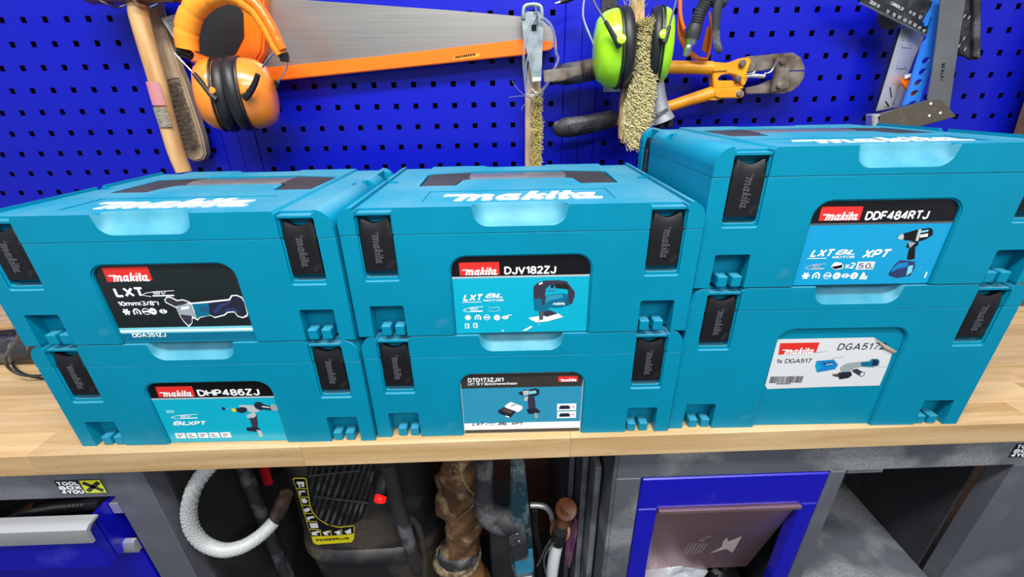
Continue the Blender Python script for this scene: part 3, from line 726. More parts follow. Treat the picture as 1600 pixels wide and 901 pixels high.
# DJV182ZJ jigsaw
P = Print(); headed(P, HA, 'ink_black', 'ink_cyan')
P.logo([(126.7,76.5),(172.3,76.7),(171.9,92.4),(126.7,92.3)])
P.block('DJV182ZJ', *(177.5,76.8), 59, 9.8, 'ink_white', 3, .2)
P.block('LXT', *(128.2,44.0), 22, 9, 'ink_white', 3, .22, .3); P.line([(127.3,42.6),(149.7,42.5)], .8, 'ink_white', 3)
P.block('BL', *(153.7,47.6), 22, 6, 'ink_white', 3, .2, .3); P.block('MOTOR', *(152.4,42.8), 23.5, 3, 'ink_white', 3, .2)
swoosh(P, *(127.8,29.4), 24); P.line([(157.0,36.1),(161.2,34.1),(170.0,36.0),(170.9,30.8),(164.3,29.5),(156.8,31.2)], .3, 'ink_white', 3)
icons(P, [(132.8,22.1),(144.6,21.8),(155.3,21.8),(167.4,21.3),(177.2,21.3)], r=3.8)
P.line([(176.7,21.4),(181.7,24.4),(185.0,24.3)], 1, 'ink_white', 3)
for (x, y) in [(131.0,10.8),(141.0,11.2)]: P.rect(x-2.6, y-3.4, x+2.6, y+3.4, 'ink_white', 3); P.rect(x-1.2, y-2.6, x+.8, y+2.6, 'ink_cyan', 4)
P.poly([(211.0,44.5),(210.6,61.1),(215.3,65.6),(223.7,68.3),(239.6,68.5),(249.1,66.9),(255.3,58.3),(259.1,52.9),(258.8,45.8),(255.2,47.6),(251.8,53.1),(249.5,57.2),(236.7,58.7),(230.2,63.0),(225.5,58.4),(223.6,44.2),(218.7,43.1)], 'ink_plum', 4)
P.poly([(210.6,45.1),(218.7,45.7),(222.0,37.6),(223.5,46.6),(226.2,50.1),(245.4,51.8),(254.1,49.5),(255.9,45.8),(253.5,37.4),(244.9,33.7),(235.2,33.2),(230.8,34.3),(225.4,28.3),(212.3,29.9)], 'ink_deep', 5)
P.poly([(226.2,49.1),(244.4,50.9),(245.6,46.1),(229.5,42.8),(225.3,39.3)], 'ink_mid', 6)
P.poly([(226.9,54.8),(230.4,61.5),(234.5,61.9),(236.9,58.4),(235.7,55.2)], 'ink_mid', 7)
P.poly([(250.7,53.1),(255.5,54.2),(258.6,49.3),(256.9,38.6),(253.3,37.4)], 'ink_plum', 6)
P.poly([(216.9,65.0),(220.6,66.7),(221.7,64.9),(217.5,63.0)], 'ink_white', 6)
P.poly([(219.8,41.9),(223.0,44.2),(225.1,50.1),(224.2,39.3),(222.1,35.7)], 'ink_plum', 6)
P.disc(*(232.4,60.6), 1.8, 'ink_black', 8); P.poly([(235.5,63.4),(248.2,64.3),(252.4,58.4),(249.5,57.4),(236.9,58.8)], 'ink_char', 7)
P.text('makita', *(234.0,36.9), 14, 3.6, 'ink_white', 7, .03)
P.poly([(223.2,29.6),(230.9,30.0),(239.7,25.2),(227.2,21.3),(221.1,23.5)], 'ink_plum', 5)
P.poly([(205.2,20.3),(219.0,22.3),(239.7,25.7),(246.7,20.4),(227.9,14.8),(214.6,13.6),(208.5,16.9)], 'ink_white', 3)
P.poly([(217.3,28.5),(223.3,28.4),(222.3,17.2),(217.9,17.3)], 'ink_grey', 5); P.rect(*(217.4,8.4), *(218.5,17.3), 'ink_steel', 4)
for i in range(4): P.line([((247.9,43.6)[0], (247.9,43.6)[1]-i*2.4), ((252.7,43.7)[0], (252.7,43.7)[1]-i*2.4)], .9, 'ink_plum', 7)
P.poly([(173.0,5.0),(175.9,2.8),(173.4,2.1)], 'ink_white', 3); P.poly([(196.9,2.3),(208.6,9.3),(209.3,7.4),(202.4,2.6)], 'ink_white', 3)
label_obj(P, cC, label='cyan label with a jigsaw')
# DTD173ZJX1 impact driver
P = Print(); P.poly(rrect(117.2, 275.6, .5, HA-59, 6, bot=False), 'ink_white', 0)
P.poly(rrect(117.8, 274.8, 76, HA-59.6, 6, bot=False), 'ink_slate', 1); P.rect(117.8, 18, 274.8, 76.2, 'ink_mid', 1)
P.rect(117.8, 6.5, 274.8, 18, 'ink_white', 2); P.rect(117.8, .9, 274.8, 6.5, 'ink_slate', 2)
P.block('DTD173ZJX1', *(127.1,85.8), 46, 6.8, 'ink_white', 3, .22); P.text('LXT 18 V Slagschroevendraaier', *(126.8,79.8), 64, 5.4, 'ink_white', 3, .02)
P.logo([(243.2,83.7),(268.6,84.1),(268.2,92.6),(242.9,92.5)])
for i, (x, y) in enumerate([(242.9,36.8),(243.3,23.7)]):
    P.rect(x, y, x+25.5, y+11.5, 'ink_white', 3); P.poly([(x+3, y+2.5), (x+17, y+2.5), (x+17.5, y+6), (x+15, y+8.5), (x+4.5, y+8.5), (x+2.6, y+5)], 'ink_dark', 4)
    P.line([(x+20, y+4.4), (x+23, y+7.2)], .6, 'ink_red', 4); P.line([(x+20, y+7.2), (x+23, y+4.4)], .6, 'ink_red', 4)
P.poly([(191.7,67.9),(197.9,70.3),(199.0,72.9),(205.2,72.1),(213.4,74.4),(218.6,72.3),(219.2,66.5),(216.6,62.7),(212.5,61.5),(205.2,60.4),(203.1,63.1),(196.8,63.3),(192.2,66.0)], 'ink_dark', 3)
P.poly([(197.4,70.7),(205.2,71.4),(205.2,63.7),(198.4,63.5)], 'ink_silver', 4); P.poly([(205.2,69.8),(214.5,71.2),(215.6,66.6),(206.2,64.9)], 'ink_ice', 5)
P.poly([(203.1,59.8),(212.5,60.9),(214.1,51.0),(214.2,40.3),(205.1,39.9),(204.1,49.9)], 'ink_plum', 4); P.poly([(199.9,60.6),(204.1,61.8),(203.6,53.9),(198.9,54.7)], 'ink_silver', 4)
P.poly([(202.0,40.7),(215.7,41.6),(221.1,36.1),(216.9,32.8),(205.1,32.5)], 'ink_dark', 5); P.poly([(212.6,34.3),(216.9,33.5),(218.0,25.3),(213.7,23.7)], 'ink_steel', 6)
P.poly([(173.5,46.8),(181.0,53.2),(196.7,45.5),(196.7,40.8),(191.3,35.6),(174.4,41.4)], 'ink_white', 3); P.poly([(163.8,39.0),(172.4,44.8),(188.1,37.0),(180.5,26.3),(165.7,34.2)], 'ink_dark', 4)
P.poly([(168.0,40.3),(172.9,42.8),(183.9,37.4),(180.6,33.2)], 'ink_brown', 5); P.poly([(174.2,30.6),(179.5,28.4),(178.9,26.6),(173.6,28.6)], 'ink_white', 5)
P.line([(181.9,45.2),(185.1,48.5),(188.3,47.1)], .9, 'ink_dark', 4)
P.block('LXT', *(128.4,14.0), 15, 4.6, 'ink_text', 3, .2, .3); P.line([(145.7,13.7),(150.1,17.5),(159.9,17.9)], .7, 'ink_text', 3); P.line([(151.1,14.4),(159.2,14.5)], .6, 'ink_text', 3)
P.block('BL', *(163.2,14.1), 14, 4.6, 'ink_text', 3, .2, .3); P.block('XPT', *(180.8,13.9), 16, 4.6, 'ink_text', 3, .2, .3)
P.text('Deze machine is horseproof. De s een originele, ongebruikte abonne.', *(127.4,6.7), 93, 2.9, 'ink_white', 3, .02)
label_obj(P, cD, label='blue label with an impact driver and bit set')
# DDF484RTJ drill
P = Print(); headed(P, HA, 'ink_black', 'ink_sky', 74.5, 'ink_grey')
P.logo([(126.3,78.0),(171.4,77.8),(171.0,93.2),(125.6,93.6)])
P.block('DDF484RTJ', *(176.6,77.7), 69, 10, 'ink_white', 3, .2)
P.block('LXT', *(128.0,35.6), 25, 9.4, 'ink_white', 3, .22, .3); P.line([(126.3,33.9),(147.8,33.9)], .9, 'ink_white', 3)
P.block('BL', *(155.5,37.8), 24, 6.4, 'ink_white', 3, .2, .3); P.block('MOTOR', *(154.7,33.3), 25, 3.2, 'ink_white', 3, .2)
P.block('XPT', *(187.0,33.1), 30, 10.6, 'ink_white', 3, .22, .3)
swoosh(P, *(126.8,20.1), 23, 'ink_silver')
P.poly([(156.0,23.5),(158.8,28.9),(166.7,28.1),(170.6,24.6),(170.3,20.7),(161.8,19.2)], 'ink_white', 3); P.poly([(156.9,23.4),(162.7,24.4),(168.9,26.0),(169.3,21.8),(161.5,20.2)], 'ink_black', 4)
P.block('x2', *(172.2,20.7), 11.5, 7.4, 'ink_white', 3, .2); P.poly([(185.5,19.0),(206.1,19.1),(205.4,28.9),(185.5,29.0)], 'paper', 3)
P.block('5.0', *(187.7,20.4), 14, 6.6, 'ink_navy', 4, .13); P.text('Ah', *(201.5,20.1), 4, 2.4, 'ink_navy', 4, .01)
icons(P, [(130.2,12.5),(142.4,12.3),(155.4,12.1),(166.3,11.8),(176.4,11.7),(186.6,11.5),(198.0,11.2)], bg='ink_sky', r=4.4)
P.poly([(219.4,58.4),(224.4,61.5),(234.4,64.6),(239.9,66.4),(252.8,67.8),(256.8,65.4),(258.8,59.6),(253.1,54.5),(246.0,52.0),(240.1,52.8),(228.3,54.3),(223.2,54.7)], 'ink_black', 3)
P.poly([(219.9,57.7),(224.3,61.9),(227.1,58.9),(227.6,54.6),(223.0,54.7)], 'ink_silver', 4)
P.poly([(240.5,66.4),(243.8,66.4),(244.5,59.2),(245.1,52.7),(241.9,53.0),(240.9,60.6)], 'ink_silver', 4)
P.poly([(243.7,64.4),(251.8,65.8),(252.0,63.6),(244.2,62.1)], 'ink_ice', 4); P.poly([(244.6,59.9),(252.9,61.4),(253.8,57.8),(245.5,56.6)], 'ink_white', 4)
P.poly([(234.1,52.3),(245.7,52.7),(247.1,47.4),(244.5,46.1),(249.5,31.3),(243.6,30.0),(240.3,31.5),(238.1,44.9),(234.5,45.0)], 'ink_black', 3)
P.poly([(233.8,52.3),(243.3,50.8),(240.8,47.5),(238.9,44.3)], 'ink_steel', 4)
P.poly([(229.8,26.2),(233.4,30.2),(250.8,27.9),(253.4,21.6),(252.2,10.5),(237.7,7.7),(227.5,11.0),(225.9,13.8)], 'ink_navy', 4)
P.poly([(232.3,26.2),(243.4,27.3),(244.1,21.8),(233.6,19.2),(228.6,15.2),(228.4,19.3)], 'ink_blue', 5); P.poly([(245.2,22.5),(250.4,23.8),(251.9,14.7),(247.0,10.6)], 'ink_ice', 5)
P.rect(*(270.6,7.1), *(268.9,14.7), 'ink_white', 4)
label_obj(P, cE, label='blue label with a drill')
# DGA517Z sticker: flat paper, crease shade painted as grey slivers, one corner curled over
P = Print()
P.poly([(118.5,138.7),(237.9,139.1),(249.9,131.8),(269.6,115.1),(270.8,94.7),(270.7,64.7),(201.9,63.9),(123.8,61.9),(119.3,67.5),(118.8,116.7)], 'paper', 0)
P.poly([(123.7,116.3),(174.0,117.7),(189.7,119.8),(172.5,118.8),(138.4,115.6)], 'ink_silver', 2)
P.poly([(258.9,95.2),(270.3,95.9),(270.4,94.7),(259.9,94.0)], 'ink_silver', 2)
P.poly([(194.7,109.1),(208.3,112.3),(209.7,111.7),(197.5,107.9)], 'ink_silver', 2)
P.logo([(125.0,115.8),(171.8,119.2),(172.3,133.2),(123.2,133.0)])
P.block('DGA5172', *(197.1,121.1), 60, 10, 'ink_text', 3, .13, .12, .14); P.block('1x DGA517', *(124.8,102.8), 45, 6.6, 'ink_text', 3, .13)
u, v = (123.6,71.7)
x = u
while x < u+42: w = random.choice((.4, .7, 1.1)); P.poly([(x, v), (x+w, v), (x+w, v+10.5), (x, v+10.5)], 'ink_text', 3); x += w + random.choice((.5, .8))
P.rect(u+10, v-2, u+28, v-.6, 'ink_grey', 3)
P.poly([(176.3,105.4),(197.7,107.2),(205.6,99.2),(204.0,92.3),(182.0,87.5),(176.8,97.3)], 'ink_blue', 3); P.poly([(185.2,102.0),(197.6,103.5),(200.1,101.3),(186.5,99.6)], 'ink_navy', 4); P.line([(190.1,100.0),(198.4,100.9)], .8, 'ink_white', 5)
P.poly([(176.3,105.4),(185.0,96.4),(182.0,87.5),(176.8,97.3)], 'ink_sky', 4)
P.poly([(209.5,94.4),(215.4,101.0),(227.1,102.6),(242.5,104.1),(246.1,107.6),(253.6,107.1),(257.4,103.8),(258.5,96.4),(252.0,93.9),(236.8,95.4),(227.9,92.6),(222.1,87.5),(213.4,87.6)], 'ink_steel', 3)
P.poly([(233.4,102.1),(245.2,103.3),(246.4,106.9),(253.7,106.8),(256.9,103.8),(257.6,97.2),(250.4,95.1),(236.7,95.7)], 'ink_deep', 4); P.poly([(247.9,106.2),(256.0,103.8),(256.4,97.2),(250.0,96.3)], 'ink_dark', 5)
P.poly([(209.9,87.0),(225.6,88.1),(228.8,82.1),(225.1,77.9),(213.9,76.0)], 'ink_dark', 4); P.poly([(202.1,84.1),(211.6,85.4),(213.5,79.4),(205.5,81.0)], 'ink_brown', 3)
P.poly([(226.1,90.4),(231.6,92.5),(242.8,86.3),(241.1,80.3),(229.8,86.6)], 'ink_plum', 5); P.disc(*(241.2,83.9), 3.6, 'ink_grey', 6); P.disc(*(241.2,83.9), 2.6, 'paper', 7)
st = label_obj(P, cF, 'sticker', 'creased white paper sticker with a grinder')
bm = NB()
q = [(237.9,139.1),(249.9,131.8),(273.1,118.6),(269.8,116.3),(269.6,115.1),(255.0,124.0)]
A = [bm.verts.new((u/1000, -.0008 - d, v/1000)) for (u, v), d in zip(q, (0, .0008, .001, .001, .0, .0012))]
cen = bm.verts.new((sum(u for u, v in q)/6000, -.0030, sum(v for u, v in q)/6000))
for i in range(6): bm.faces.new((A[i], A[(i+1) % 6], cen))
c = obj('curled_corner', bm, 'paper_back', st, smooth=60, local=True, label='yellowed curled corner of the sticker')
#%%TOOLS
# ================================================================== TOOLS ON THE WALL
def thing(name, loc, label, cat, group=None): return empty(name, loc, label, cat, group)
def shade_obj(name, bm, m, parent, bev=0., ang=35, **k):
    if bev: bevel_all(bm, bev, 40, 2)
    return obj(name, bm, m, parent, smooth=ang, **k)
def hook(parent, x, z, y=-.05, r=.0028, label=None):
    """bent wire hook whose tail sits in a hole of the panel"""
    bm = NB(); tube(bm, [(x, .004, z), (x, y*.5, z), (x, y, z), (x, y-.004, z+.006), (x, y-.005, z+.018)], r, 8, 3)
    return obj('hook', bm, 'chrome', parent, label=label)
# --- wooden mallet
t = thing('wooden_mallet', (-.60, -.05, 1.19), 'long wooden mallet with a dark head hanging at the far left beside the wire brush', 'mallet')
bm = NB(); a = (-0.6624,-0.0720,1.4947); b = (-0.5063,-0.0720,1.4963)
tube(bm, [a, (a[0]+.004, a[1], a[2]), (b[0]-.004, b[1], b[2]), b], [.024, .029, .029, .024], 22, mi=0); obj('head', bm, 'wood_head', t)
bm = NB(); tube(bm, [(-0.5878,-0.0660,1.4751),(-0.5934,-0.0660,1.4503),(-0.5968,-0.0660,1.4013),(-0.5982,-0.0660,1.3555),(-0.6044,-0.0660,1.2908),(-0.6066,-0.0660,1.2354),(-0.6044,-0.0660,1.1983)], [.0135, .0148, .014, .0138, .0142, .0142, .0136], 18, 3); obj('shaft', bm, 'wood_light', t)
for nm, q, mt in (('pink_tag', [(-0.6050,-0.0680,1.3518),(-0.6069,-0.0680,1.3147)], 'pink_tag'), ('price_tag', [(-0.6076,-0.0680,1.3108),(-0.6080,-0.0680,1.2788)], 'tag_worn')):
    bm = NB(); A, B = Vector(q[0]), Vector(q[1]); d = (B-A).normalized()
    prof = []
    for p in (A, B):
        c = p + Vector((.0045, .0, 0)); s = Vector((0, -1, 0)).cross(d).normalized()*-1
        prof.append([c + (s*math.sin(f) + Vector((0, -1, 0))*math.cos(f))*.0152 for f in [(-.95 + 1.5*i/6) for i in range(7)]])
    loft(bm, prof, closed=False, caps=False); obj(nm, bm, mt, t)
for k in range(2):
    bm = NB(); x = ((-0.6226,-0.0720,1.4683))[0] + k*.052; zc = a[2]
    P = [(x, .003, zc+.012), (x, -.03, zc-.014), (x-.002, -.066, zc-.0318), (x-.006, -.098, zc-.022), (x-.008, -.106, zc+.006)]
    tag(obj('panel_hook', bm if tube(bm, P, .0022, 8, 4) else bm, 'chrome', origin=P[0]), ('bent chrome hook carrying the mallet head, left of its handle', 'bent chrome hook carrying the mallet head, right of its handle')[k], 'hook', 'chrome hooks under the mallet')
# --- wooden wire brush
t = thing('wire_brush', (-.58, -.02, 1.2), 'pale wooden wire brush with steel bristle rows between the mallet and the orange ear muffs', 'brush')
bm = NB(); plate(bm, [(-0.6202,-0.0120,1.4877),(-0.6174,-0.0120,1.4538),(-0.6220,-0.0120,1.4124),(-0.6208,-0.0120,1.3706),(-0.6232,-0.0120,1.3304),(-0.6239,-0.0120,1.2703),(-0.6195,-0.0120,1.2312),(-0.6112,-0.0120,1.2146),(-0.6005,-0.0120,1.2113),(-0.5854,-0.0120,1.2153),(-0.5768,-0.0120,1.2254),(-0.5732,-0.0120,1.2547),(-0.5736,-0.0120,1.3017),(-0.5749,-0.0120,1.3500),(-0.5781,-0.0120,1.3732),(-0.5806,-0.0120,1.4243),(-0.5812,-0.0120,1.4578),(-0.5795,-0.0120,1.4872)], .02)
shade_obj('wooden_back', bm, 'wood_pale', t, .003)
n = 15
for i in range(n):
    f = i/(n-1); c = Vector((-0.5929,-0.0340,1.3531)).lerp(Vector((-0.5922,-0.0340,1.2380)), f); bm = NB()
    for j in range(4):
        base_ = c + Vector((-.012 + .0075*j, 0, .002*j - .001))
        for k in range(7):
            o = Vector((random.uniform(-.0028, .0028), 0, random.uniform(-.0009, .0009)))
            cone(bm, base_+o, base_+o*1.6 + Vector((-.003+random.uniform(-.0015, .0015), -.015+random.uniform(-.003, .003), random.uniform(-.002, .002))), .0005, rt=.7)
    obj('bristle_row', bm, 'wire_steel', t, smooth=None)
bm = NB(); plate(bm, [(-0.5768,-0.0400,1.4503),(-0.5488,-0.0400,1.4563),(-0.5472,-0.0400,1.4511),(-0.5617,-0.0400,1.4136),(-0.5634,-0.0400,1.4166)], .0004, 0)
g = [(-0.5684,-0.0405,1.4443),(-0.5620,-0.0405,1.4196)]
for k in range(9):
    A = Vector(g[0]).lerp(Vector(g[1]), k/9); plate(bm, [A, A+Vector((.011, 0, .003)), A+Vector((.011, 0, .0042)), A+Vector((0, 0, .0012))], .0003, 1)
obj('paper_tag', bm, ['paper_tag', 'ink_grey'], t, smooth=None)
# --- ear muffs
def ear_cup(parent, c, axis, r, depth, sx, m, pad_t=.016, hollow=.35, n=28, up=(0, 0, 1), label=None):
    mx = mtx(c, axis, up)
    bm = NB(); prof = [(r*.98, 0), (r, .004), (r*.99, depth*.3), (r*.93, depth*.6), (r*.78, depth*.86), (r*.5, depth*.98), (r*.2, depth*1.01), (.0005, depth*1.01)]
    lathe(bm, prof, mx, n, sx=sx); obj('cup', bm, m, parent, smooth=50)
    bm = NB(); pt = pad_t; lathe(bm, [(r*.96, .001), (r*1.03, -pt*.15), (r*1.05, -pt*.45), (r*1.0, -pt*.8), (r*.86, -pt), (r*.6, -pt*.95), (r*.52, -pt*.5), (r*.5, 0)], mx, n, sx=sx); obj('cushion', bm, 'rubber', parent, smooth=60)
    bm = NB(); lathe(bm, [(r*1.005, .0005), (r*1.045, .001), (r*1.045, .004), (r*1.0, .0045)], mx, n, sx=sx); obj('rim', bm, 'rubber', parent, smooth=30)
def rod(parent, name, P, r, m, k=3, n=8, **kw):
    bm = NB(); tube(bm, P, r, n, k); return obj(name, bm, m, parent, **kw)
t = thing('ear_muffs', (-.44, -.08, 1.25), 'orange folding ear muffs with a padded band hanging over the handsaw handle', 'ear muffs')
seg = [(-0.4934,-0.1250,1.3955),(-0.4892,-0.1250,1.4140),(-0.4789,-0.1250,1.4339),(-0.4640,-0.1250,1.4503),(-0.4432,-0.1250,1.4622),(-0.4198,-0.1250,1.4689),(-0.4005,-0.1250,1.4659),(-0.3860,-0.1250,1.4571),(-0.3721,-0.1250,1.4452),(-0.3634,-0.1250,1.4303),(-0.3566,-0.1250,1.4141),(-0.3518,-0.1250,1.3976),(-0.3475,-0.1250,1.3860)]
Q = catmull(seg, 6); rr = lerp_list([.0155, .0165, .0165, .016, .0155, .015, .0135, .012, .0115, .0115, .011, .0105, .0085], len(Q))
rr = [r*(.93 if (i % 8) == 0 and 0 < i < len(Q)-3 else 1.) for i, r in enumerate(rr)]
bm = NB(); tube(bm, Q, rr, 18); obj('padded_band', bm, 'orange_pad', t, smooth=60)
bm = NB(); tube(bm, [Vector(p)+Vector((.006 if i > len(Q)/2 else -.004, -.006, .006)) for i, p in enumerate(Q)][len(Q)//2:], [r*.75 for r in rr[len(Q)//2:]], 12); obj('band_cover', bm, 'orange', t, smooth=60)
for q in ([(-0.5104,-0.1220,1.3929),(-0.5015,-0.1220,1.3913),(-0.4925,-0.1220,1.3864)], [(-0.3491,-0.1200,1.3938),(-0.3464,-0.1200,1.3853),(-0.3470,-0.1200,1.3757)]):
    bm = NB(); tube(bm, q, [.007, .008, .0065], 10, 2); obj('band_end', bm, 'case_black', t)
ear_cup(t, (-0.4660,-0.1150,1.3280), (-.96, -.26, .08), .055, .034, .84, 'orange_cup', .021)
ear_cup(t, (-0.4255,-0.1150,1.3292), (.96, .24, .0), .055, .046, .84, 'orange_cup', .021)
rod(t, 'wire', [(-0.5019,-0.1250,1.3926),(-0.5127,-0.1250,1.3927),(-0.5136,-0.1250,1.3879),(-0.4942,-0.1250,1.3606)], .0016, 'chrome', 2)
rod(t, 'wire', [(-0.5104,-0.0900,1.3878),(-0.4979,-0.0900,1.3766),(-0.4864,-0.0900,1.3641)], .0012, 'chrome', 2)
rod(t, 'arm', [(-0.4740,-0.1580,1.3596),(-0.4652,-0.1580,1.3452),(-0.4563,-0.1580,1.3291),(-0.4487,-0.1580,1.3218)], [.0035, .0042, .005, .0058], 'case_black', 2)
rod(t, 'wire', [(-0.3497,-0.1200,1.3865),(-0.3589,-0.1200,1.3881),(-0.3696,-0.1200,1.3836),(-0.3949,-0.1200,1.3581)], .0016, 'chrome', 2)
rod(t, 'arm', [(-0.3717,-0.1660,1.3570),(-0.3803,-0.1660,1.3436),(-0.3935,-0.1660,1.3291),(-0.4024,-0.1660,1.3239)], [.0038, .0045, .0052, .0058], 'case_black', 2)
rod(t, 'wire', [(-0.3574,-0.0900,1.3788),(-0.3585,-0.0900,1.3699),(-0.3811,-0.0900,1.3452)], .0014, 'chrome', 2)
rod(t, 'arm', [(-0.3793,-0.0900,1.3475),(-0.3915,-0.0900,1.3290)], [.0035, .005], 'case_black', 0)
for q in ((-0.4518,-0.1580,1.3348), (-0.3999,-0.1640,1.3351)):
    bm = NB(); lathe(bm, [(.0052, 0), (.005, .0035), (.0005, .0045)], mtx(q, (0, -1, .2)), 14); obj('pivot_button', bm, 'orange_cup', t)
# --- handsaw
t = thing('handsaw', (-.2, -.02, 1.25), 'handsaw with an orange handle and an orange guard clipped on its steel blade', 'handsaw')
bm = NB(); plate(bm, [(-0.4073,-0.0220,1.5141),(-0.3672,-0.0220,1.4790),(-0.2417,-0.0220,1.4699),(-0.0862,-0.0220,1.4584),(0.0474,-0.0220,1.4470),(0.0841,-0.0220,1.4387),(0.0994,-0.0220,1.4267),(0.1035,-0.0220,1.3984),(0.0471,-0.0220,1.4012),(-0.1865,-0.0220,1.3800),(-0.4438,-0.0220,1.3546),(-0.4548,-0.0220,1.4206)], .0012); obj('blade', bm, 'steel_brushed', t)
bm = NB()
plate(bm, [(-0.4435,-0.0160,1.3718),(-0.2101,-0.0160,1.3891),(0.0498,-0.0160,1.4119),(0.1017,-0.0160,1.4071),(0.0994,-0.0160,1.4010),(0.0498,-0.0160,1.4038),(-0.2114,-0.0160,1.3797),(-0.4463,-0.0160,1.3612)], .012)
plate(bm, [(-0.4449,-0.0160,1.3665),(-0.2108,-0.0160,1.3839),(0.0498,-0.0160,1.4069),(0.0994,-0.0160,1.4031),(0.0972,-0.0160,1.3938),(0.0497,-0.0160,1.3862),(-0.1654,-0.0160,1.3695),(-0.4497,-0.0160,1.3484)], .018)
shade_obj('blade_guard', bm, 'orange', t, .0015)
bm = NB(); plate(bm, [(-0.0814,-0.0342,1.3858),(-0.0325,-0.0342,1.3902),(-0.0328,-0.0342,1.3841),(-0.0818,-0.0342,1.3797)], .0004, 0)
q = (-0.0781,-0.0348,1.3823); rg = random.Random(3); x = 0
while x < .036:
    w = rg.choice((.0016, .0024, .003)); plate(bm, [(q[0]+x, q[1], q[2]+x*.12), (q[0]+x+w, q[1], q[2]+(x+w)*.12), (q[0]+x+w, q[1], q[2]+.0034+(x+w)*.12), (q[0]+x, q[1], q[2]+.0034+x*.12)], .0002, 1); x += w+.0009
obj('guard_sticker', bm, ['orange_pad', 'ink_black'], t, smooth=None)
bm = NB(); outer = [(-0.5546,-0.0200,1.3960),(-0.5510,-0.0200,1.3857),(-0.5267,-0.0200,1.3750),(-0.4997,-0.0200,1.3641),(-0.4583,-0.0200,1.3613),(-0.4426,-0.0200,1.3674),(-0.4150,-0.0200,1.3980),(-0.4011,-0.0200,1.4397),(-0.3890,-0.0200,1.5053),(-0.4461,-0.0200,1.5327),(-0.5125,-0.0200,1.5246),(-0.5378,-0.0200,1.4608)]
plate(bm, outer, .024); shade_obj('handle', bm, 'orange', t, .004)
bm = NB(); plate(bm, [(-0.5353,-0.0400,1.3983),(-0.5252,-0.0400,1.4293),(-0.5085,-0.0400,1.4574),(-0.4846,-0.0400,1.4719),(-0.4594,-0.0400,1.4770),(-0.4348,-0.0400,1.4731),(-0.4302,-0.0400,1.4546),(-0.4390,-0.0400,1.4185),(-0.4617,-0.0400,1.3932),(-0.4825,-0.0400,1.3834),(-0.5063,-0.0400,1.3868)], .006); shade_obj('handle_insert', bm, 'rubber', t, .0025, label='glossy black hand hole plate')
# --- putty-stained hanger plate and narrow brass brush
t = thing('brass_brush', (.03, -.02, 1.2), 'narrow long wooden brush with golden bristles hanging below the galvanised plate', 'brush')
bm = NB(); plate(bm, [(0.0572,-0.0100,1.3780),(0.0777,-0.0100,1.3777),(0.0823,-0.0100,1.1795),(0.0490,-0.0100,1.1461),(0.0497,-0.0100,1.3179)], .018); shade_obj('wooden_back', bm, 'wood_pale', t, .002)
bm = NB()
for i in range(1500):
    f = random.random(); c = Vector((0.0680,-0.0300,1.3287)).lerp(Vector((0.0676,-0.0300,1.1560)), f)
    p = c + Vector((random.uniform(-.0075, .0125), 0, 0))
    d = Vector((random.uniform(-.3, .55), -1, random.uniform(-.45, .45))).normalized()*random.uniform(.008, .014)
    cone(bm, p, p+d, .0006, rt=.6)
obj('bristles', bm, 'brass_bristle', t, smooth=None, kind='stuff')
t = thing('hanger_plate', (.03, -.03, 1.35), 'galvanised plate with an oval eye hung on a prong at the handsaw tip', 'hanger')
bm = NB(); plate(bm, [(0.0428,-0.0460,1.4431),(0.0520,-0.0460,1.4511),(0.0720,-0.0460,1.4508),(0.0806,-0.0460,1.4412),(0.0798,-0.0460,1.4056),(0.0780,-0.0460,1.3423),(0.0619,-0.0460,1.3403),(0.0518,-0.0460,1.3902),(0.0457,-0.0460,1.4104)], .0015)
shade_obj('plate', bm, 'galv', t, .0004)
eye = [(0.0457,-0.0480,1.4400), (0.0458,-0.0480,1.4516), (0.0495,-0.0480,1.4589), (0.0622,-0.0480,1.4607), (0.0741,-0.0480,1.4586), (0.0777,-0.0480,1.4511), (0.0775,-0.0480,1.4396)]
rod(t, 'eye', eye, .0033, 'galv', 4, 10)
bm = NB(); plate(bm, [(0.0618,-0.0476,1.3489),(0.0773,-0.0476,1.3491),(0.0767,-0.0476,1.3435),(0.0621,-0.0476,1.3425)], .0004); obj('paper_label', bm, 'paper_tag', t, smooth=None)
bm = NB(); plate(bm, [(0.0599,-0.0476,1.4310),(0.0683,-0.0476,1.4315),(0.0677,-0.0476,1.4218),(0.0603,-0.0476,1.4215)], .0003); obj('slot', bm, 'ink_black', t, smooth=None)  # black patch paints the dark of an opening; the plate is uncut
h_ = [(0.0672,-0.0560,1.4501),(0.0685,-0.0560,1.4393),(0.0676,-0.0560,1.4298)]
tag(rod(None, 'panel_hook', [(h_[0][0], .003, h_[0][2]+.006), (h_[0][0], -.03, h_[0][2]+.008), h_[0], h_[1], h_[2]], .0028, 'chrome', 3, 10), 'thick chrome prong through the slot of the galvanised plate', 'hook')
t = thing('plastic_strap', (.03, -.05, 1.3), 'translucent looped plastic strap tangled around the galvanised plate and golden brush', 'strap')
rod(t, 'loop', [(0.0671,-0.0580,1.4444),(0.0830,-0.0580,1.4375),(0.0944,-0.0580,1.4264),(0.1004,-0.0580,1.4084),(0.1026,-0.0580,1.3885),(0.1070,-0.0580,1.3770),(0.0992,-0.0580,1.3595),(0.0920,-0.0580,1.3433),(0.0813,-0.0580,1.3298),(0.0645,-0.0580,1.3194),(0.0510,-0.0580,1.3227),(0.0480,-0.0580,1.3425),(0.0455,-0.0580,1.3692),(0.0466,-0.0580,1.4007),(0.0576,-0.0580,1.4310),(0.0671,-0.0580,1.4438)], .0022, 'clear_plastic', 4, 8)
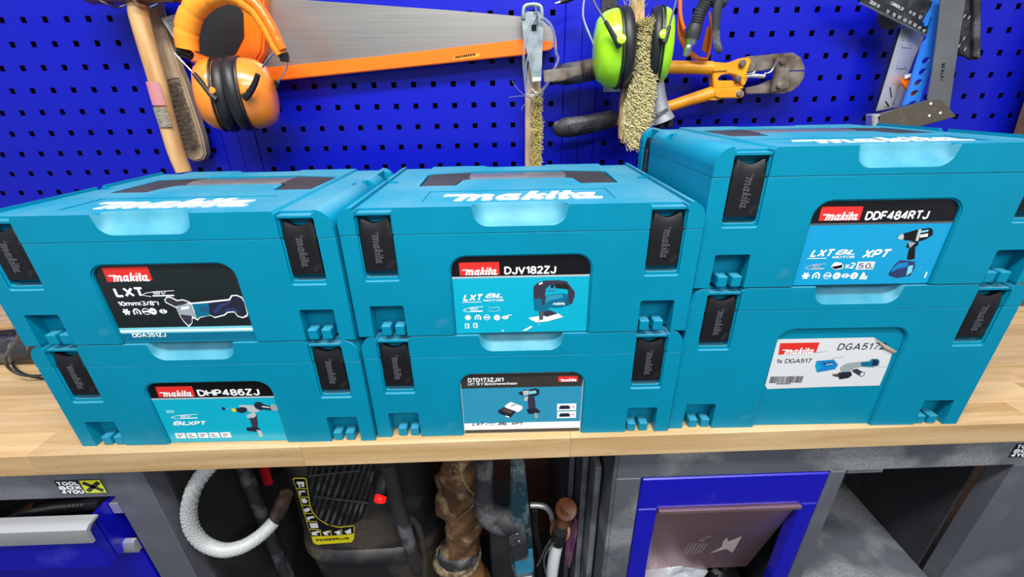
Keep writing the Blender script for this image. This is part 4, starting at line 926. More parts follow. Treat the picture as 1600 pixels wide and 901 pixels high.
rod(t, 'loop', [(0.0751,-0.0600,1.4196),(0.0640,-0.0600,1.4003),(0.0526,-0.0600,1.3805),(0.0493,-0.0600,1.3602),(0.0559,-0.0600,1.3348),(0.0677,-0.0600,1.3224)], .0016, 'clear_plastic', 4, 8)
rod(t, 'loose_end', [(0.0690,-0.0500,1.3091),(0.0499,-0.0500,1.3181),(0.0335,-0.0500,1.3312),(0.0243,-0.0500,1.3451)], .0006, 'clear_plastic', 3, 5)
rod(t, 'loose_end', [(0.0690,-0.0500,1.3069),(0.0475,-0.0500,1.3181),(0.0179,-0.0500,1.3165)], .0006, 'clear_plastic', 3, 5)
rod(t, 'loose_end', [(0.0535,-0.0500,1.3094),(0.0439,-0.0500,1.3008),(0.0414,-0.0500,1.2942)], .0006, 'clear_plastic', 3, 5)
# --- bolt cutter
t = thing('bolt_cutter', (.3, -.03, 1.26), 'yellow bolt cutter with black grips and worn steel jaws lying open on hooks', 'bolt cutter')
Yb = -.030
bm = NB(); tube(bm, [Vector(p) for p in [(0.2353,-0.0450,1.3621),(0.3126,-0.0450,1.3616),(0.3534,-0.0450,1.3606),(0.3914,-0.0450,1.3590)]], [.0108, .0112, .0112, .0115], 14, mi=0); obj('tube_arm', bm, 'yellow', t)
bm = NB(); tube(bm, [(0.1905,-0.0450,1.2667),(0.2435,-0.0450,1.2764),(0.3218,-0.0450,1.2954),(0.3620,-0.0450,1.3068),(0.3984,-0.0450,1.3162)], [.0095, .0098, .0105, .0112, .0125], 14, 3); obj('tube_arm', bm, 'yellow', t)
bm = NB(); plate(bm, [(0.3883,-0.0340,1.3688),(0.4131,-0.0340,1.3665),(0.4276,-0.0340,1.3689),(0.4414,-0.0340,1.3742),(0.4533,-0.0340,1.3744),(0.4582,-0.0340,1.3691),(0.4555,-0.0340,1.3569),(0.4543,-0.0340,1.3486),(0.4578,-0.0340,1.3391),(0.4546,-0.0340,1.3290),(0.4510,-0.0340,1.3277),(0.4437,-0.0340,1.3353),(0.4358,-0.0340,1.3462),(0.4201,-0.0340,1.3491),(0.4074,-0.0340,1.3467),(0.4020,-0.0340,1.3410),(0.4025,-0.0340,1.3380),(0.4109,-0.0340,1.3379),(0.4300,-0.0340,1.3375),(0.4403,-0.0340,1.3336),(0.4472,-0.0340,1.3277),(0.4247,-0.0340,1.3254),(0.3984,-0.0340,1.3231),(0.3920,-0.0340,1.3462)], .02)
shade_obj('casting', bm, 'yellow', t, .0025)
bm = NB(); plate(bm, [(0.3933,-0.0340,1.3259),(0.4169,-0.0340,1.3262),(0.4509,-0.0340,1.3284),(0.4537,-0.0340,1.3242),(0.4140,-0.0340,1.3214),(0.4061,-0.0340,1.3181),(0.4048,-0.0340,1.3126),(0.4109,-0.0340,1.3069),(0.4186,-0.0340,1.3068),(0.4054,-0.0340,1.3049),(0.3938,-0.0340,1.3051)], .02); shade_obj('casting', bm, 'yellow', t, .0025)
bm = NB(); plate(bm, [(0.3960,-0.0500,1.3206),(0.4043,-0.0500,1.3228),(0.4435,-0.0500,1.3242),(0.4525,-0.0500,1.3207),(0.4557,-0.0500,1.3128),(0.4507,-0.0500,1.3078),(0.4090,-0.0500,1.3078),(0.4002,-0.0500,1.3100)], .008); shade_obj('link_bar', bm, 'yellow', t, .002)
bm = NB(); plate(bm, [(0.3898,-0.0560,1.3601),(0.4168,-0.0560,1.3607),(0.4158,-0.0560,1.3542),(0.3896,-0.0560,1.3533)], .0015); shade_obj('web', bm, 'yellow', t, .0004)
bm = NB(); tube(bm, [(0.0971,-0.0450,1.3506),(0.1220,-0.0450,1.3529),(0.1549,-0.0450,1.3569),(0.1804,-0.0450,1.3591)], [.012, .0185, .0185, .016], 14, 2, flat=.75, flat_dir=(0, 1, 0)); obj('rubber_grip', bm, 'rubber_dusty', t)
bm = NB(); tube(bm, [(0.1028,-0.0450,1.2676),(0.1137,-0.0450,1.2624),(0.1329,-0.0450,1.2621),(0.1674,-0.0450,1.2664),(0.1978,-0.0450,1.2723),(0.2130,-0.0450,1.2742),(0.2240,-0.0450,1.2711)], [.006, .0165, .0185, .0175, .0165, .0165, .0125], 16, 3, flat=.75, flat_dir=(0, 1, 0)); obj('rubber_grip', bm, 'rubber_dusty', t)
bm = NB()
A, B = Vector((0.1289,-0.0592,1.2617)), Vector((0.1834,-0.0592,1.2705)); dv = (B-A)
for i in range(15):
    for j in range(6):
        c = A + dv*(i/14) + Vector((0, 0, (j-2.5)*.0026)) + dv.normalized()*(.0013 if j % 2 else 0)
        plate(bm, [c+Vector((-.0012, 0, 0)), c+Vector((0, 0, -.0011)), c+Vector((.0012, 0, 0)), c+Vector((0, 0, .0011))], .0012)
obj('grip_knurling', bm, 'tube_black', t, smooth=None, kind='stuff')
bm = NB(); plate(bm, [(0.4492,-0.0360,1.3766),(0.4805,-0.0360,1.3784),(0.5170,-0.0360,1.3810),(0.5363,-0.0360,1.3814),(0.5519,-0.0360,1.3734),(0.5634,-0.0360,1.3584),(0.5662,-0.0360,1.3521),(0.5243,-0.0360,1.3517),(0.5172,-0.0360,1.3575),(0.4974,-0.0360,1.3538),(0.4586,-0.0360,1.3501),(0.4534,-0.0360,1.3568),(0.4558,-0.0360,1.3683)], .012); shade_obj('jaw', bm, 'steel_worn', t, .0015)
bm = NB(); plate(bm, [(0.5246,-0.0360,1.3507),(0.5662,-0.0360,1.3507),(0.5672,-0.0360,1.3400),(0.5607,-0.0360,1.3258),(0.5483,-0.0360,1.3171),(0.5337,-0.0360,1.3139),(0.4635,-0.0360,1.3144),(0.4602,-0.0360,1.3248),(0.4878,-0.0360,1.3294),(0.5088,-0.0360,1.3376),(0.5194,-0.0360,1.3408)], .012); shade_obj('jaw', bm, 'steel_worn', t, .0015)
bm = NB(); plate(bm, [(0.5020,-0.0500,1.3748),(0.5261,-0.0500,1.3696),(0.5387,-0.0500,1.3233),(0.5060,-0.0500,1.3150),(0.5047,-0.0500,1.3439)], .006); shade_obj('side_plate', bm, 'steel_worn', t, .0015)
for q in [(0.5141,-0.0560,1.3675),(0.5182,-0.0560,1.3276),(0.4408,-0.0560,1.3648),(0.4380,-0.0560,1.3395),(0.4451,-0.0560,1.3160)]:
    bm = NB(); lathe(bm, [(.0062, 0), (.0062, .003), (.0045, .005), (.0005, .0055)], mtx(q, (0, -1, 0)), 10); obj('bolt', bm, 'steel_worn', t, smooth=30)
rod(t, 'pin', [(0.4491,-0.0620,1.3470),(0.4616,-0.0620,1.3487),(0.4645,-0.0620,1.3554),(0.4657,-0.0620,1.3660)], .0018, 'chrome', 2)
rod(t, 'pin', [(0.4831,-0.0620,1.3477),(0.4915,-0.0620,1.3495),(0.4964,-0.0620,1.3565),(0.4990,-0.0620,1.3667)], .0018, 'chrome', 2)
rod(t, 'spring_rod', [(0.4541,-0.0400,1.3434),(0.4706,-0.0400,1.3454),(0.4955,-0.0400,1.3437)], .004, 'alu', 2)
tag(obj('panel_hook', (lambda b: (box(b, ((0.2035,0.0000,1.3323))[0], ((0.2369,0.0000,1.3318))[0], -.003, -.0002, ((0.2042,0.0000,1.3224))[2], ((0.2033,0.0000,1.3348))[2]), b)[1])(NB()), 'galv', smooth=None, origin=(0.2035,0.0000,1.3323)), 'small pale hook plate on the panel just below the green ear cup', 'hook')
# --- flat chisel in front of the upper grip
t = thing('flat_chisel', (.1, -.07, 1.33), 'worn flat steel chisel with a ringed collar beside the left green ear cup', 'chisel')
bm = NB(); plate(bm, [(0.0778,-0.0780,1.3586),(0.1030,-0.0780,1.3607),(0.1345,-0.0780,1.3627),(0.1527,-0.0780,1.3643),(0.1549,-0.0780,1.3511),(0.1352,-0.0780,1.3489),(0.1142,-0.0780,1.3416),(0.0809,-0.0780,1.3393)], .004); shade_obj('blade', bm, 'steel_worn', t, .001)
bm = NB(); A = Vector((0.1488,-0.0780,1.3597)); B = Vector((0.1766,-0.0780,1.3654)); L = (B-A).length
pr = []
for i in range(13): pr += [(.0125 if i % 2 else .0145, L*i/12)]
lathe(bm, [(.008, -.004)] + pr + [(.009, L+.004)], mtx(A, B-A), 18, sx=1.15); obj('collar', bm, 'steel_worn', t, smooth=30)
# --- green ear muffs
t = thing('ear_muffs', (.2, -.1, 1.28), 'lime green ear muffs hung from above with a bristle brush between the cups', 'ear muffs')
ear_cup(t, (0.1990,-0.1150,1.3865), (-.98, .02, -.05), .058, .040, .8, 'green', .019, up=(.12, 0, 1))
ear_cup(t, (0.2668,-0.1100,1.3897), (.98, -.2, .02), .056, .022, .8, 'green', .016, up=(-.1, 0, 1))
rod(t, 'wire', [(0.1392,-0.1600,1.4575),(0.1477,-0.1600,1.4411),(0.1643,-0.1600,1.4204)], .0017, 'chrome', 2)
rod(t, 'wire', [(0.1411,-0.1100,1.4665),(0.1384,-0.1100,1.4452),(0.1414,-0.1100,1.4260),(0.1606,-0.1100,1.3904)], .0015, 'alu', 3)
rod(t, 'arm', [(0.1625,-0.1680,1.4194),(0.1761,-0.1680,1.4010),(0.1881,-0.1680,1.3841)], [.003, .004, .0045], 'tube_black', 0)
rod(t, 'wire', [(0.2709,-0.1600,1.4559),(0.2685,-0.1600,1.4408),(0.2635,-0.1600,1.4112)], .0017, 'chrome', 2)
rod(t, 'arm', [(0.2633,-0.1620,1.4123),(0.2606,-0.1620,1.4004),(0.2576,-0.1620,1.3906)], [.003, .004, .0045], 'tube_black', 0)
for q in ((0.1876,-0.1720,1.3946), (0.2556,-0.1600,1.4010)):
    bm = NB(); lathe(bm, [(.007, 0), (.0068, .004), (.0005, .005)], mtx(q, (0, -1, .2)), 16); obj('pivot_button', bm, 'green', t)
# --- hand brush
t = thing('hand_brush', (.23, -.06, 1.2), 'wooden hand brush with dense straw bristles hanging between the green ear cups', 'brush')
bm = NB(); plate(bm, [(0.2147,-0.0950,1.4657),(0.2349,-0.0950,1.4654),(0.2399,-0.0950,1.4267),(0.2399,-0.0950,1.3831),(0.2382,-0.0950,1.3341),(0.2339,-0.0950,1.2890),(0.2331,-0.0950,1.2414),(0.2257,-0.0950,1.2339),(0.2154,-0.0950,1.2418),(0.2136,-0.0950,1.2625),(0.2116,-0.0950,1.3090),(0.2177,-0.0950,1.3470),(0.2205,-0.0950,1.3893),(0.2188,-0.0950,1.4241)], .018); shade_obj('wooden_back', bm, 'wood_light', t, .004)
bm = NB(); pth = [(0.2319,-0.1130,1.4194),(0.2341,-0.1130,1.4048),(0.2340,-0.1130,1.3818),(0.2321,-0.1130,1.3552),(0.2309,-0.1130,1.3277),(0.2296,-0.1130,1.2994),(0.2297,-0.1130,1.2701),(0.2318,-0.1130,1.2414)]
Q = catmull(pth, 6); ws = lerp_list([.009, .011, .0115, .0125, .014, .015, .0145, .009], len(Q))
for i in range(5200):
    f = random.random()*(len(Q)-1.001); k = int(f); c = Q[k].lerp(Q[k+1], f-k); w = ws[k]
    s = random.uniform(-1, 1); up_ = max(0, (.10 - f/len(Q)))*1.6
    p = c + Vector((s*w, 0, 0)); L = random.uniform(.026, .036)
    d = Vector((.30 + s*.25 + random.gauss(0, .1), -.9, -.35 + up_*3.4 + random.gauss(0, .1))).normalized()*L
    cone(bm, p, p+d, .00075, mi=(0 if random.random() < .75 else 1), rt=.75)
obj('bristles', bm, ['straw', 'straw_dark'], t, smooth=None, kind='stuff')
bm = NB()
for i in range(60):
    p = Vector((0.2183,-0.1150,1.4380)) + Vector((random.uniform(-.014, .014), 0, random.uniform(-.01, .02)))
    d = Vector((random.uniform(-.5, .5), -.35, random.uniform(.2, 1))).normalized()*random.uniform(.015, .03); cone(bm, p, p+d, .0004, rt=.6)
obj('stray_bristles', bm, 'straw', t, smooth=None, kind='stuff')
# --- grey cast nozzle
t = thing('suction_nozzle', (.28, -.05, 1.22), 'flared grey metal nozzle hanging behind the straw hand brush', 'nozzle')
bm = NB(); rings = []
for (x, y, w, d) in ((780,380,.0125,.012),(785,430,.0135,.013),(790,500,.0155,.015),(797,560,.0185,.017),(804,590,.0225,.019),(808,607,.024,.02)):
    c = Vector((0.0046,-0.0500,1.4678)) if False else None
    rings.append((x, y, w, d))
RN = []
ctr = [(0.2742,-0.0880,1.3463),(0.2780,-0.0880,1.3304),(0.2826,-0.0880,1.3077),(0.2877,-0.0880,1.2878),(0.2916,-0.0880,1.2776),(0.2938,-0.0880,1.2718)]
for (x, y, w, d), c in zip(rings, ctr):
    c = Vector(c); RN.append([c + Vector((w*math.cos(a)*.97, d*math.sin(a), w*math.cos(a)*.35)) for a in [2*math.pi*i/20 for i in range(20)]])
loft(bm, RN); obj('body', bm, 'alu_cast', t, smooth=50)
bm = NB(); plate(bm, [(0.2767,-0.1085,1.2854),(0.2932,-0.1085,1.2949),(0.2970,-0.1085,1.2932),(0.2974,-0.1085,1.2899),(0.2808,-0.1085,1.2814),(0.2771,-0.1085,1.2821)], .001); shade_obj('slot_rim', bm, 'tube_black', t, .0003)
for q in [(0.2931,-0.0900,1.2634),(0.3089,-0.0900,1.2689)]:
    bm = NB(); lathe(bm, [(.004, -.008), (.0075, -.006), (.0075, .004), (.006, .006)], mtx(q, (0, 0, 1)), 12); obj('rubber_foot', bm, 'rubber', t)
# --- blow gun on its hose
t = thing('blow_gun', (.34, -.09, 1.38), 'black air blow gun with a chrome tip hanging point down beside the green ear muffs', 'blow gun')
Q = catmull([(0.3365,-0.1100,1.4618),(0.3339,-0.1100,1.4479),(0.3284,-0.1100,1.4352),(0.3255,-0.1100,1.4223),(0.3226,-0.1100,1.4106)], 7); rr = [.0105*(1 if i % 2 else .88) for i in range(len(Q))]
bm = NB(); tube(bm, Q, rr, 14); obj('ribbed_neck', bm, 'tube_black', t, smooth=30)
bm = NB(); tube(bm, [(0.3242,-0.1100,1.4194),(0.3221,-0.1100,1.4092),(0.3210,-0.1100,1.3991)], [.0115, .0125, .0115], 14, 2); obj('collar', bm, 'tube_black', t)
bm = NB(); tube(bm, [(0.3208,-0.1100,1.4000),(0.3193,-0.1100,1.3943),(0.3178,-0.1100,1.3899),(0.3164,-0.1100,1.3838),(0.3149,-0.1100,1.3780),(0.3139,-0.1100,1.3753)], [.0092, .0088, .0062, .0075, .0058, .0045], 14); obj('tip', bm, 'chrome', t, smooth=30)
bm = NB(); tube(bm, [(0.3399,-0.1100,1.4659),(0.3484,-0.1100,1.4561),(0.3593,-0.1100,1.4518),(0.3620,-0.1100,1.4643)], [.011, .012, .012, .011], 12, 2); obj('handle', bm, 'rubber_dusty', t)
bm = NB(); tube(bm, [(0.3535,-0.1200,1.4571),(0.3518,-0.1200,1.4349),(0.3539,-0.1200,1.4149),(0.3589,-0.1200,1.3943),(0.3643,-0.1200,1.3838),(0.3684,-0.1200,1.3804)], [.008, .0075, .0065, .006, .006, .0045], 12, 3, flat=.6, flat_dir=(0, 1, 0)); obj('trigger_lever', bm, 'tube_black', t)
# --- safety glasses
t = thing('safety_glasses', (.33, -.05, 1.36), 'orange safety glasses hanging by one arm behind the black blow gun', 'glasses')
rod(t, 'frame', [(0.3104,-0.0600,1.4711),(0.3148,-0.0600,1.4533),(0.3135,-0.0600,1.4320),(0.3174,-0.0600,1.4118),(0.3271,-0.0600,1.3958),(0.3403,-0.0600,1.3827),(0.3548,-0.0600,1.3744),(0.3673,-0.0600,1.3725),(0.3739,-0.0600,1.3741),(0.3754,-0.0600,1.3951),(0.3730,-0.0600,1.4189),(0.3658,-0.0600,1.4436)], [.0022, .0022, .002, .0025, .003, .0032, .0036, .0036, .003, .0024, .002, .0016], 'amber_lens', 3, 8)
bm = NB(); plate(bm, [(0.3142,-0.0550,1.4404),(0.3259,-0.0550,1.4232),(0.3334,-0.0550,1.4042),(0.3434,-0.0550,1.3880),(0.3601,-0.0550,1.3779),(0.3487,-0.0550,1.3781),(0.3314,-0.0550,1.3930),(0.3185,-0.0550,1.4108)], .0015); obj('lens', bm, 'amber_lens', t)
bm = NB(); plate(bm, [(0.3631,-0.0550,1.3877),(0.3655,-0.0550,1.4117),(0.3673,-0.0550,1.4242),(0.3731,-0.0550,1.4210),(0.3764,-0.0550,1.3972),(0.3750,-0.0550,1.3810)], .0015); obj('lens', bm, 'amber_lens', t)
rod(t, 'arm', [(0.3094,-0.0650,1.4702),(0.3112,-0.0650,1.4525),(0.3157,-0.0650,1.4344),(0.3234,-0.0650,1.4189)], .003, 'orange', 2)
# --- small pen-like tool and dark hang tag at the top
t = thing('marking_pen', (.12, -.05, 1.45), 'black pen with a bare metal tip lying at the top above the green ear cup', 'pen')
rod(t, 'barrel', [(0.1087,-0.0500,1.4631),(0.1181,-0.0500,1.4661),(0.1461,-0.0500,1.4752)], [.003, .0048, .005], 'rubber', 0, 12); rod(t, 'tip', [(0.1002,-0.0500,1.4613),(0.1090,-0.0500,1.4633)], [.0009, .0026], 'chrome', 0, 10)
t = thing('hang_tag', (.19, -.07, 1.42), 'dark translucent plastic hang tag behind the top of the left green ear cup', 'tag')
bm = NB(); plate(bm, [(0.1792,-0.0700,1.4709),(0.1992,-0.0700,1.4707),(0.2021,-0.0700,1.4575),(0.2079,-0.0700,1.4508),(0.2085,-0.0700,1.4441),(0.1820,-0.0700,1.4325),(0.1749,-0.0700,1.4446),(0.1763,-0.0700,1.4622)], .0008); obj('card', bm, 'rubber', t)
rod(t, 'print_line', [(0.1853,-0.0712,1.4561),(0.1838,-0.0712,1.4517),(0.1892,-0.0712,1.4509),(0.1943,-0.0712,1.4530),(0.1922,-0.0712,1.4575)], .0007, 'tube_black', 2, 6)
# --- measuring and marking tools on the right
t = thing('rafter_square', (.66, -.04, 1.45), 'black plastic rafter square with white degree numbers at the top, right of the bolt cutter', 'square')
bm = NB(); plate(bm, [(0.6198,-0.0600,1.4567),(0.6086,-0.0600,1.4713),(0.7594,-0.0600,1.4695),(0.7560,-0.0600,1.4524),(0.7578,-0.0600,1.4215),(0.7601,-0.0600,1.4022),(0.7159,-0.0600,1.4194),(0.6700,-0.0600,1.4360),(0.6339,-0.0600,1.4496)], .005); shade_obj('body', bm, 'black_plastic', t, .0008)
bm = NB()
def on_plane(bm, s, o, ux, uy, h, w=None, bold=.2, mi=0, th=.0003, shear=0):
    """letters laid along ux with height along uy, standing just off a surface"""
    P, W = lettering(s, bold, shear, .08); k = (w/W) if w else h
    for i, q in enumerate(P):
        if abs(area2(q)) > 1e-6: plate(bm, [Vector(o) + Vector((0, -.000006*(i % 12), 0)) + Vector(ux)*(x*k) + Vector(uy)*(y*h) for x, y in q], th, mi)
ux = (Vector((0.7431,-0.0655,1.4120)) - Vector((0.6717,-0.0655,1.4407))).normalized(); uy = Vector((0, -1, 0)).cross(ux)*-1
uy = Vector((-ux.z, 0, ux.x)).normalized()
for s, x, y in (('75', 270, 88), ('70', 312, 108), ('65', 350, 125), ('60', 385, 143), ('55', 420, 160), ('50', 452, 177), ('45', 484, 195), ('40', 515, 212)):
    on_plane(bm, s, (0.5932,-0.0655,1.4578) if False else {'75': (0.6699,-0.0655,1.4383), '70': (0.6825,-0.0655,1.4337), '65': (0.6939,-0.0655,1.4299), '60': (0.7047,-0.0655,1.4257), '55': (0.7154,-0.0655,1.4218), '50': (0.7254,-0.0655,1.4179), '45': (0.7355,-0.0655,1.4137), '40': (0.7453,-0.0655,1.4097)}[s], ux, uy, .0052, .0062)
for s, p, w in (('COMMON 20', (0.6732,-0.0655,1.4508), .028), ('18 15', (0.7106,-0.0655,1.4373), .0135), ('12', (0.7302,-0.0655,1.4300), .006), ('DEGR 80', (0.6371,-0.0655,1.4526), .020), ('51', (0.7411,-0.0655,1.4555), .006)):
    on_plane(bm, s, p, ux, uy, .005, w)
for k in range(46):
    c = Vector((0.6208,-0.0655,1.4523)).lerp(Vector((0.7534,-0.0655,1.4028)), k/45); plate(bm, [c, c+ux*.0004, c+ux*.0004+uy*.003, c+uy*.003], .0003)
obj('scale_print', bm, 'ink_silver', t, smooth=None)
t = thing('round_saw_disc', (.63, -.02, 1.42), 'dark round disc peeking out below the black rafter square', 'disc')
bm = NB(); lathe(bm, [(.03, 0), (.03, .002), (.0005, .0021)], mtx((0.7131,-0.0300,1.4466), (0, -1, 0)), 32); obj('disc', bm, 'steel_dark', t)
t = thing('steel_rule', (.66, -.03, 1.32), 'slanting broad aluminium rule with a black toothed edge left of the blue scraper', 'rule')
bm = NB(); plate(bm, [(0.7229,-0.0450,1.4216),(0.7542,-0.0450,1.4108),(0.7698,-0.0450,1.4025),(0.7656,-0.0450,1.3741),(0.7587,-0.0450,1.2859),(0.7243,-0.0450,1.2799),(0.7242,-0.0450,1.3177)], .002); shade_obj('rule', bm, 'alu', t, .0004)
bm = NB()
A = Vector((0.7200,-0.0400,1.4177)); B = Vector((0.7241,-0.0400,1.2798)); C_ = Vector((0.7285,-0.0400,1.4199)); D_ = Vector((0.7294,-0.0400,1.2797))
plate(bm, [A.lerp(C_, .45), B.lerp(D_, .45), D_, C_], .004)
for k in range(60):
    a = A.lerp(B, k/60); b = A.lerp(B, (k+.55)/60); c = C_.lerp(D_, (k+.55)/60); d = C_.lerp(D_, k/60)
    plate(bm, [a, b, b.lerp(c, .5), a.lerp(d, .5)], .004)
obj('toothed_edge', bm, 'black_plastic', t, smooth=None)
bm = NB()
for q in ([(0.7352,-0.0474,1.3213),(0.7367,-0.0474,1.3218),(0.7459,-0.0474,1.3045),(0.7446,-0.0474,1.3032)], [(0.7353,-0.0474,1.2969),(0.7366,-0.0474,1.2982),(0.7471,-0.0474,1.2883),(0.7453,-0.0474,1.2868)], [(0.7367,-0.0474,1.2864),(0.7427,-0.0474,1.2884),(0.7436,-0.0474,1.2873),(0.7377,-0.0474,1.2853)], [(0.7337,-0.0474,1.3868),(0.7535,-0.0474,1.3855),(0.7537,-0.0474,1.3851),(0.7339,-0.0474,1.3863)], [(0.7365,-0.0474,1.3530),(0.7550,-0.0474,1.3522),(0.7553,-0.0474,1.3515),(0.7367,-0.0474,1.3522)]): plate(bm, q, .0003)
for q in [(0.7319,-0.0474,1.3976),(0.7446,-0.0474,1.3960),(0.7348,-0.0474,1.3628),(0.7496,-0.0474,1.3621),(0.7334,-0.0474,1.3899),(0.7495,-0.0474,1.3889),(0.7361,-0.0474,1.3562),(0.7511,-0.0474,1.3552),(0.7537,-0.0474,1.2940),(0.7524,-0.0474,1.2914)]: plate(bm, [Vector(q)+Vector(d) for d in ((0, 0, 0), (.0012, 0, 0), (.0012, 0, .0012), (0, 0, .0012))], .0003)
obj('scale_marks', bm, 'ink_black', t, smooth=None)
t = thing('blade_cover', (.69, -.05, 1.28), 'clear plastic blade pack with an orange end behind the blue scraper', 'blade pack')
bm = NB(); plate(bm, [(0.7490,-0.0520,1.3273),(0.7651,-0.0520,1.3370),(0.7681,-0.0520,1.2873),(0.7493,-0.0520,1.2858)], .006); shade_obj('sleeve', bm, 'clear_plastic', t, .001)
bm = NB(); plate(bm, [(0.7452,-0.0560,1.3372),(0.7589,-0.0560,1.3439),(0.7625,-0.0560,1.3345),(0.7824,-0.0560,1.3267),(0.7856,-0.0560,1.3038),(0.7741,-0.0560,1.2963),(0.7578,-0.0560,1.3170),(0.7445,-0.0560,1.3298)], .003); shade_obj('orange_end', bm, 'orange', t, .001)
bm = NB(); plate(bm, [(0.7438,-0.0605,1.3408),(0.7551,-0.0605,1.3433),(0.7559,-0.0605,1.3381),(0.7467,-0.0605,1.3346)], .002); obj('white_end', bm, 'paper_tag', t)
t = thing('blue_scraper', (.72, -.06, 1.3), 'bright blue plastic scraper with four oval holes hanging behind the steel try square', 'scraper')
def holes_plate(name, outline, holes, t_, m, parent):
    """plate with real holes, cut with a boolean"""
    bm = NB(); plate(bm, outline, t_); me = mesh_from(bm); o = bpy.data.objects.new('c', me); COL.objects.link(o); L = [o]
    for h in holes:
        b = NB(); plate(b, [(p[0], p[1]+.01, p[2]) for p in h], t_+.02); k = bpy.data.objects.new('k', mesh_from(b)); COL.objects.link(k); L.append(k)
        md = o.modifiers.new('b', 'BOOLEAN'); md.object = k; md.operation = 'DIFFERENCE'; md.solver = 'EXACT'
    me2 = evaluated(o)
    for x in L: bpy.data.objects.remove(x)
    bm = NB(); bm.from_mesh(me2); bpy.data.meshes.remove(me2)
    for f in bm.faces: f.material_index = 0
    return obj(name, bm, m, parent, smooth=30)
def mesh_from(bm):
    me = bpy.data.meshes.new('x'); bmesh.ops.recalc_face_normals(bm, faces=bm.faces); bm.to_mesh(me); bm.free(); return me
def oval(c, rx, rz, rot=.35, n=16):
    return [(c[0] + rx*math.cos(a)*math.cos(rot) - rz*math.sin(a)*math.sin(rot), c[1], c[2] + rx*math.cos(a)*math.sin(rot) + rz*math.sin(a)*math.cos(rot)) for a in [2*math.pi*i/n for i in range(n)]]
holes_plate('body', [(0.7437,-0.0660,1.4686),(0.7593,-0.0660,1.4684),(0.7647,-0.0660,1.4426),(0.7708,-0.0660,1.4116),(0.7729,-0.0660,1.3991),(0.7816,-0.0660,1.3581),(0.7817,-0.0660,1.3265),(0.7828,-0.0660,1.2963),(0.7533,-0.0660,1.2902),(0.7536,-0.0660,1.3269),(0.7520,-0.0660,1.3657),(0.7514,-0.0660,1.3909),(0.7563,-0.0660,1.3977),(0.7541,-0.0660,1.4141),(0.7521,-0.0660,1.4297),(0.7487,-0.0660,1.4302),(0.7487,-0.0660,1.4182),(0.7446,-0.0660,1.4164),(0.7404,-0.0660,1.4232),(0.7435,-0.0660,1.4353),(0.7471,-0.0660,1.4472)],
            [oval(q, .0072, .005) for q in [(0.7674,-0.0660,1.3642),(0.7684,-0.0660,1.3463),(0.7669,-0.0660,1.3287),(0.7665,-0.0660,1.3108)]] + [oval((0.7689,-0.0660,1.2940), .007, .0035)], .004, 'bright_blue', t)
t = thing('try_square', (.76, -.07, 1.25), 'steel try square with a dusty brown stock at the bottom and its blade pointing up', 'square')
bm = NB(); plate(bm, [(0.7371,-0.0850,1.4652),(0.7803,-0.0850,1.4647),(0.7875,-0.0850,1.4394),(0.8051,-0.0850,1.3683),(0.8305,-0.0850,1.2725),(0.7782,-0.0850,1.3012),(0.7707,-0.0850,1.3407),(0.7605,-0.0850,1.3827),(0.7507,-0.0850,1.4184)], .002); shade_obj('blade', bm, 'steel_dark', t, .0004)
bm = NB(); o_ = Vector((0.7818,-0.0872,1.3580)); on_plane(bm, 'SCALA+', o_, (Vector((0.7908,-0.0872,1.3295)) - o_).normalized(), (.97, 0, .2), .0058, .030, .24); obj('stamped_name', bm, 'ink_black', t, smooth=None)
bm = NB(); plate(bm, [(0.6862,-0.0820,1.2742),(0.7817,-0.0820,1.2996),(0.7975,-0.0820,1.2983),(0.8361,-0.0820,1.2707),(0.7575,-0.0820,1.2503),(0.6941,-0.0820,1.2552)], .016); shade_obj('stock', bm, 'square_brown', t, .0015)
bm = NB(); plate(bm, [(0.6768,-0.0800,1.2769),(0.6922,-0.0800,1.2779),(0.6935,-0.0800,1.2740),(0.6941,-0.0800,1.2514),(0.6864,-0.0800,1.2515)], .018); shade_obj('stock_end', bm, 'alu', t, .0015)
for q in [(0.7773,-0.0985,1.2932),(0.8014,-0.0985,1.2773),(0.7827,-0.0985,1.2729)]:
    bm = NB(); lathe(bm, [(.0024, 0), (.002, .0008), (.0003, .001)], mtx(q, (0, -1, 0)), 10); obj('rivet', bm, 'ink_white', t)
t = thing('protractor_square', (.8, -.03, 1.4), 'dusty black plastic square with white marks right of the steel try square blade', 'square')
bm = NB(); plate(bm, [(0.8028,-0.0500,1.4708),(0.8359,-0.0500,1.4704),(0.8616,-0.0500,1.4122),(0.8821,-0.0500,1.3647),(0.8657,-0.0500,1.3638),(0.8485,-0.0500,1.3713),(0.8362,-0.0500,1.3738),(0.8251,-0.0500,1.4127)], .006); shade_obj('body', bm, 'black_plastic', t, .001)
bm = NB(); plate(bm, [(0.8169,-0.0560,1.4696),(0.8301,-0.0560,1.4694),(0.8556,-0.0560,1.4116),(0.8754,-0.0560,1.3656),(0.8612,-0.0560,1.3694),(0.8413,-0.0560,1.4163)], .005); shade_obj('fence', bm, 'rubber_dusty', t, .001)
bm = NB()
for q in [(0.8287,-0.0565,1.4277),(0.8197,-0.0565,1.4301),(0.8341,-0.0565,1.3957),(0.8300,-0.0565,1.3841),(0.8431,-0.0565,1.3787)]: plate(bm, [Vector(q)+Vector(d) for d in ((0, 0, 0), (.0016, 0, .0006), (.003, 0, .0058), (.0014, 0, .0054))], .0003)
obj('scale_marks', bm, 'ink_silver', t, smooth=None)
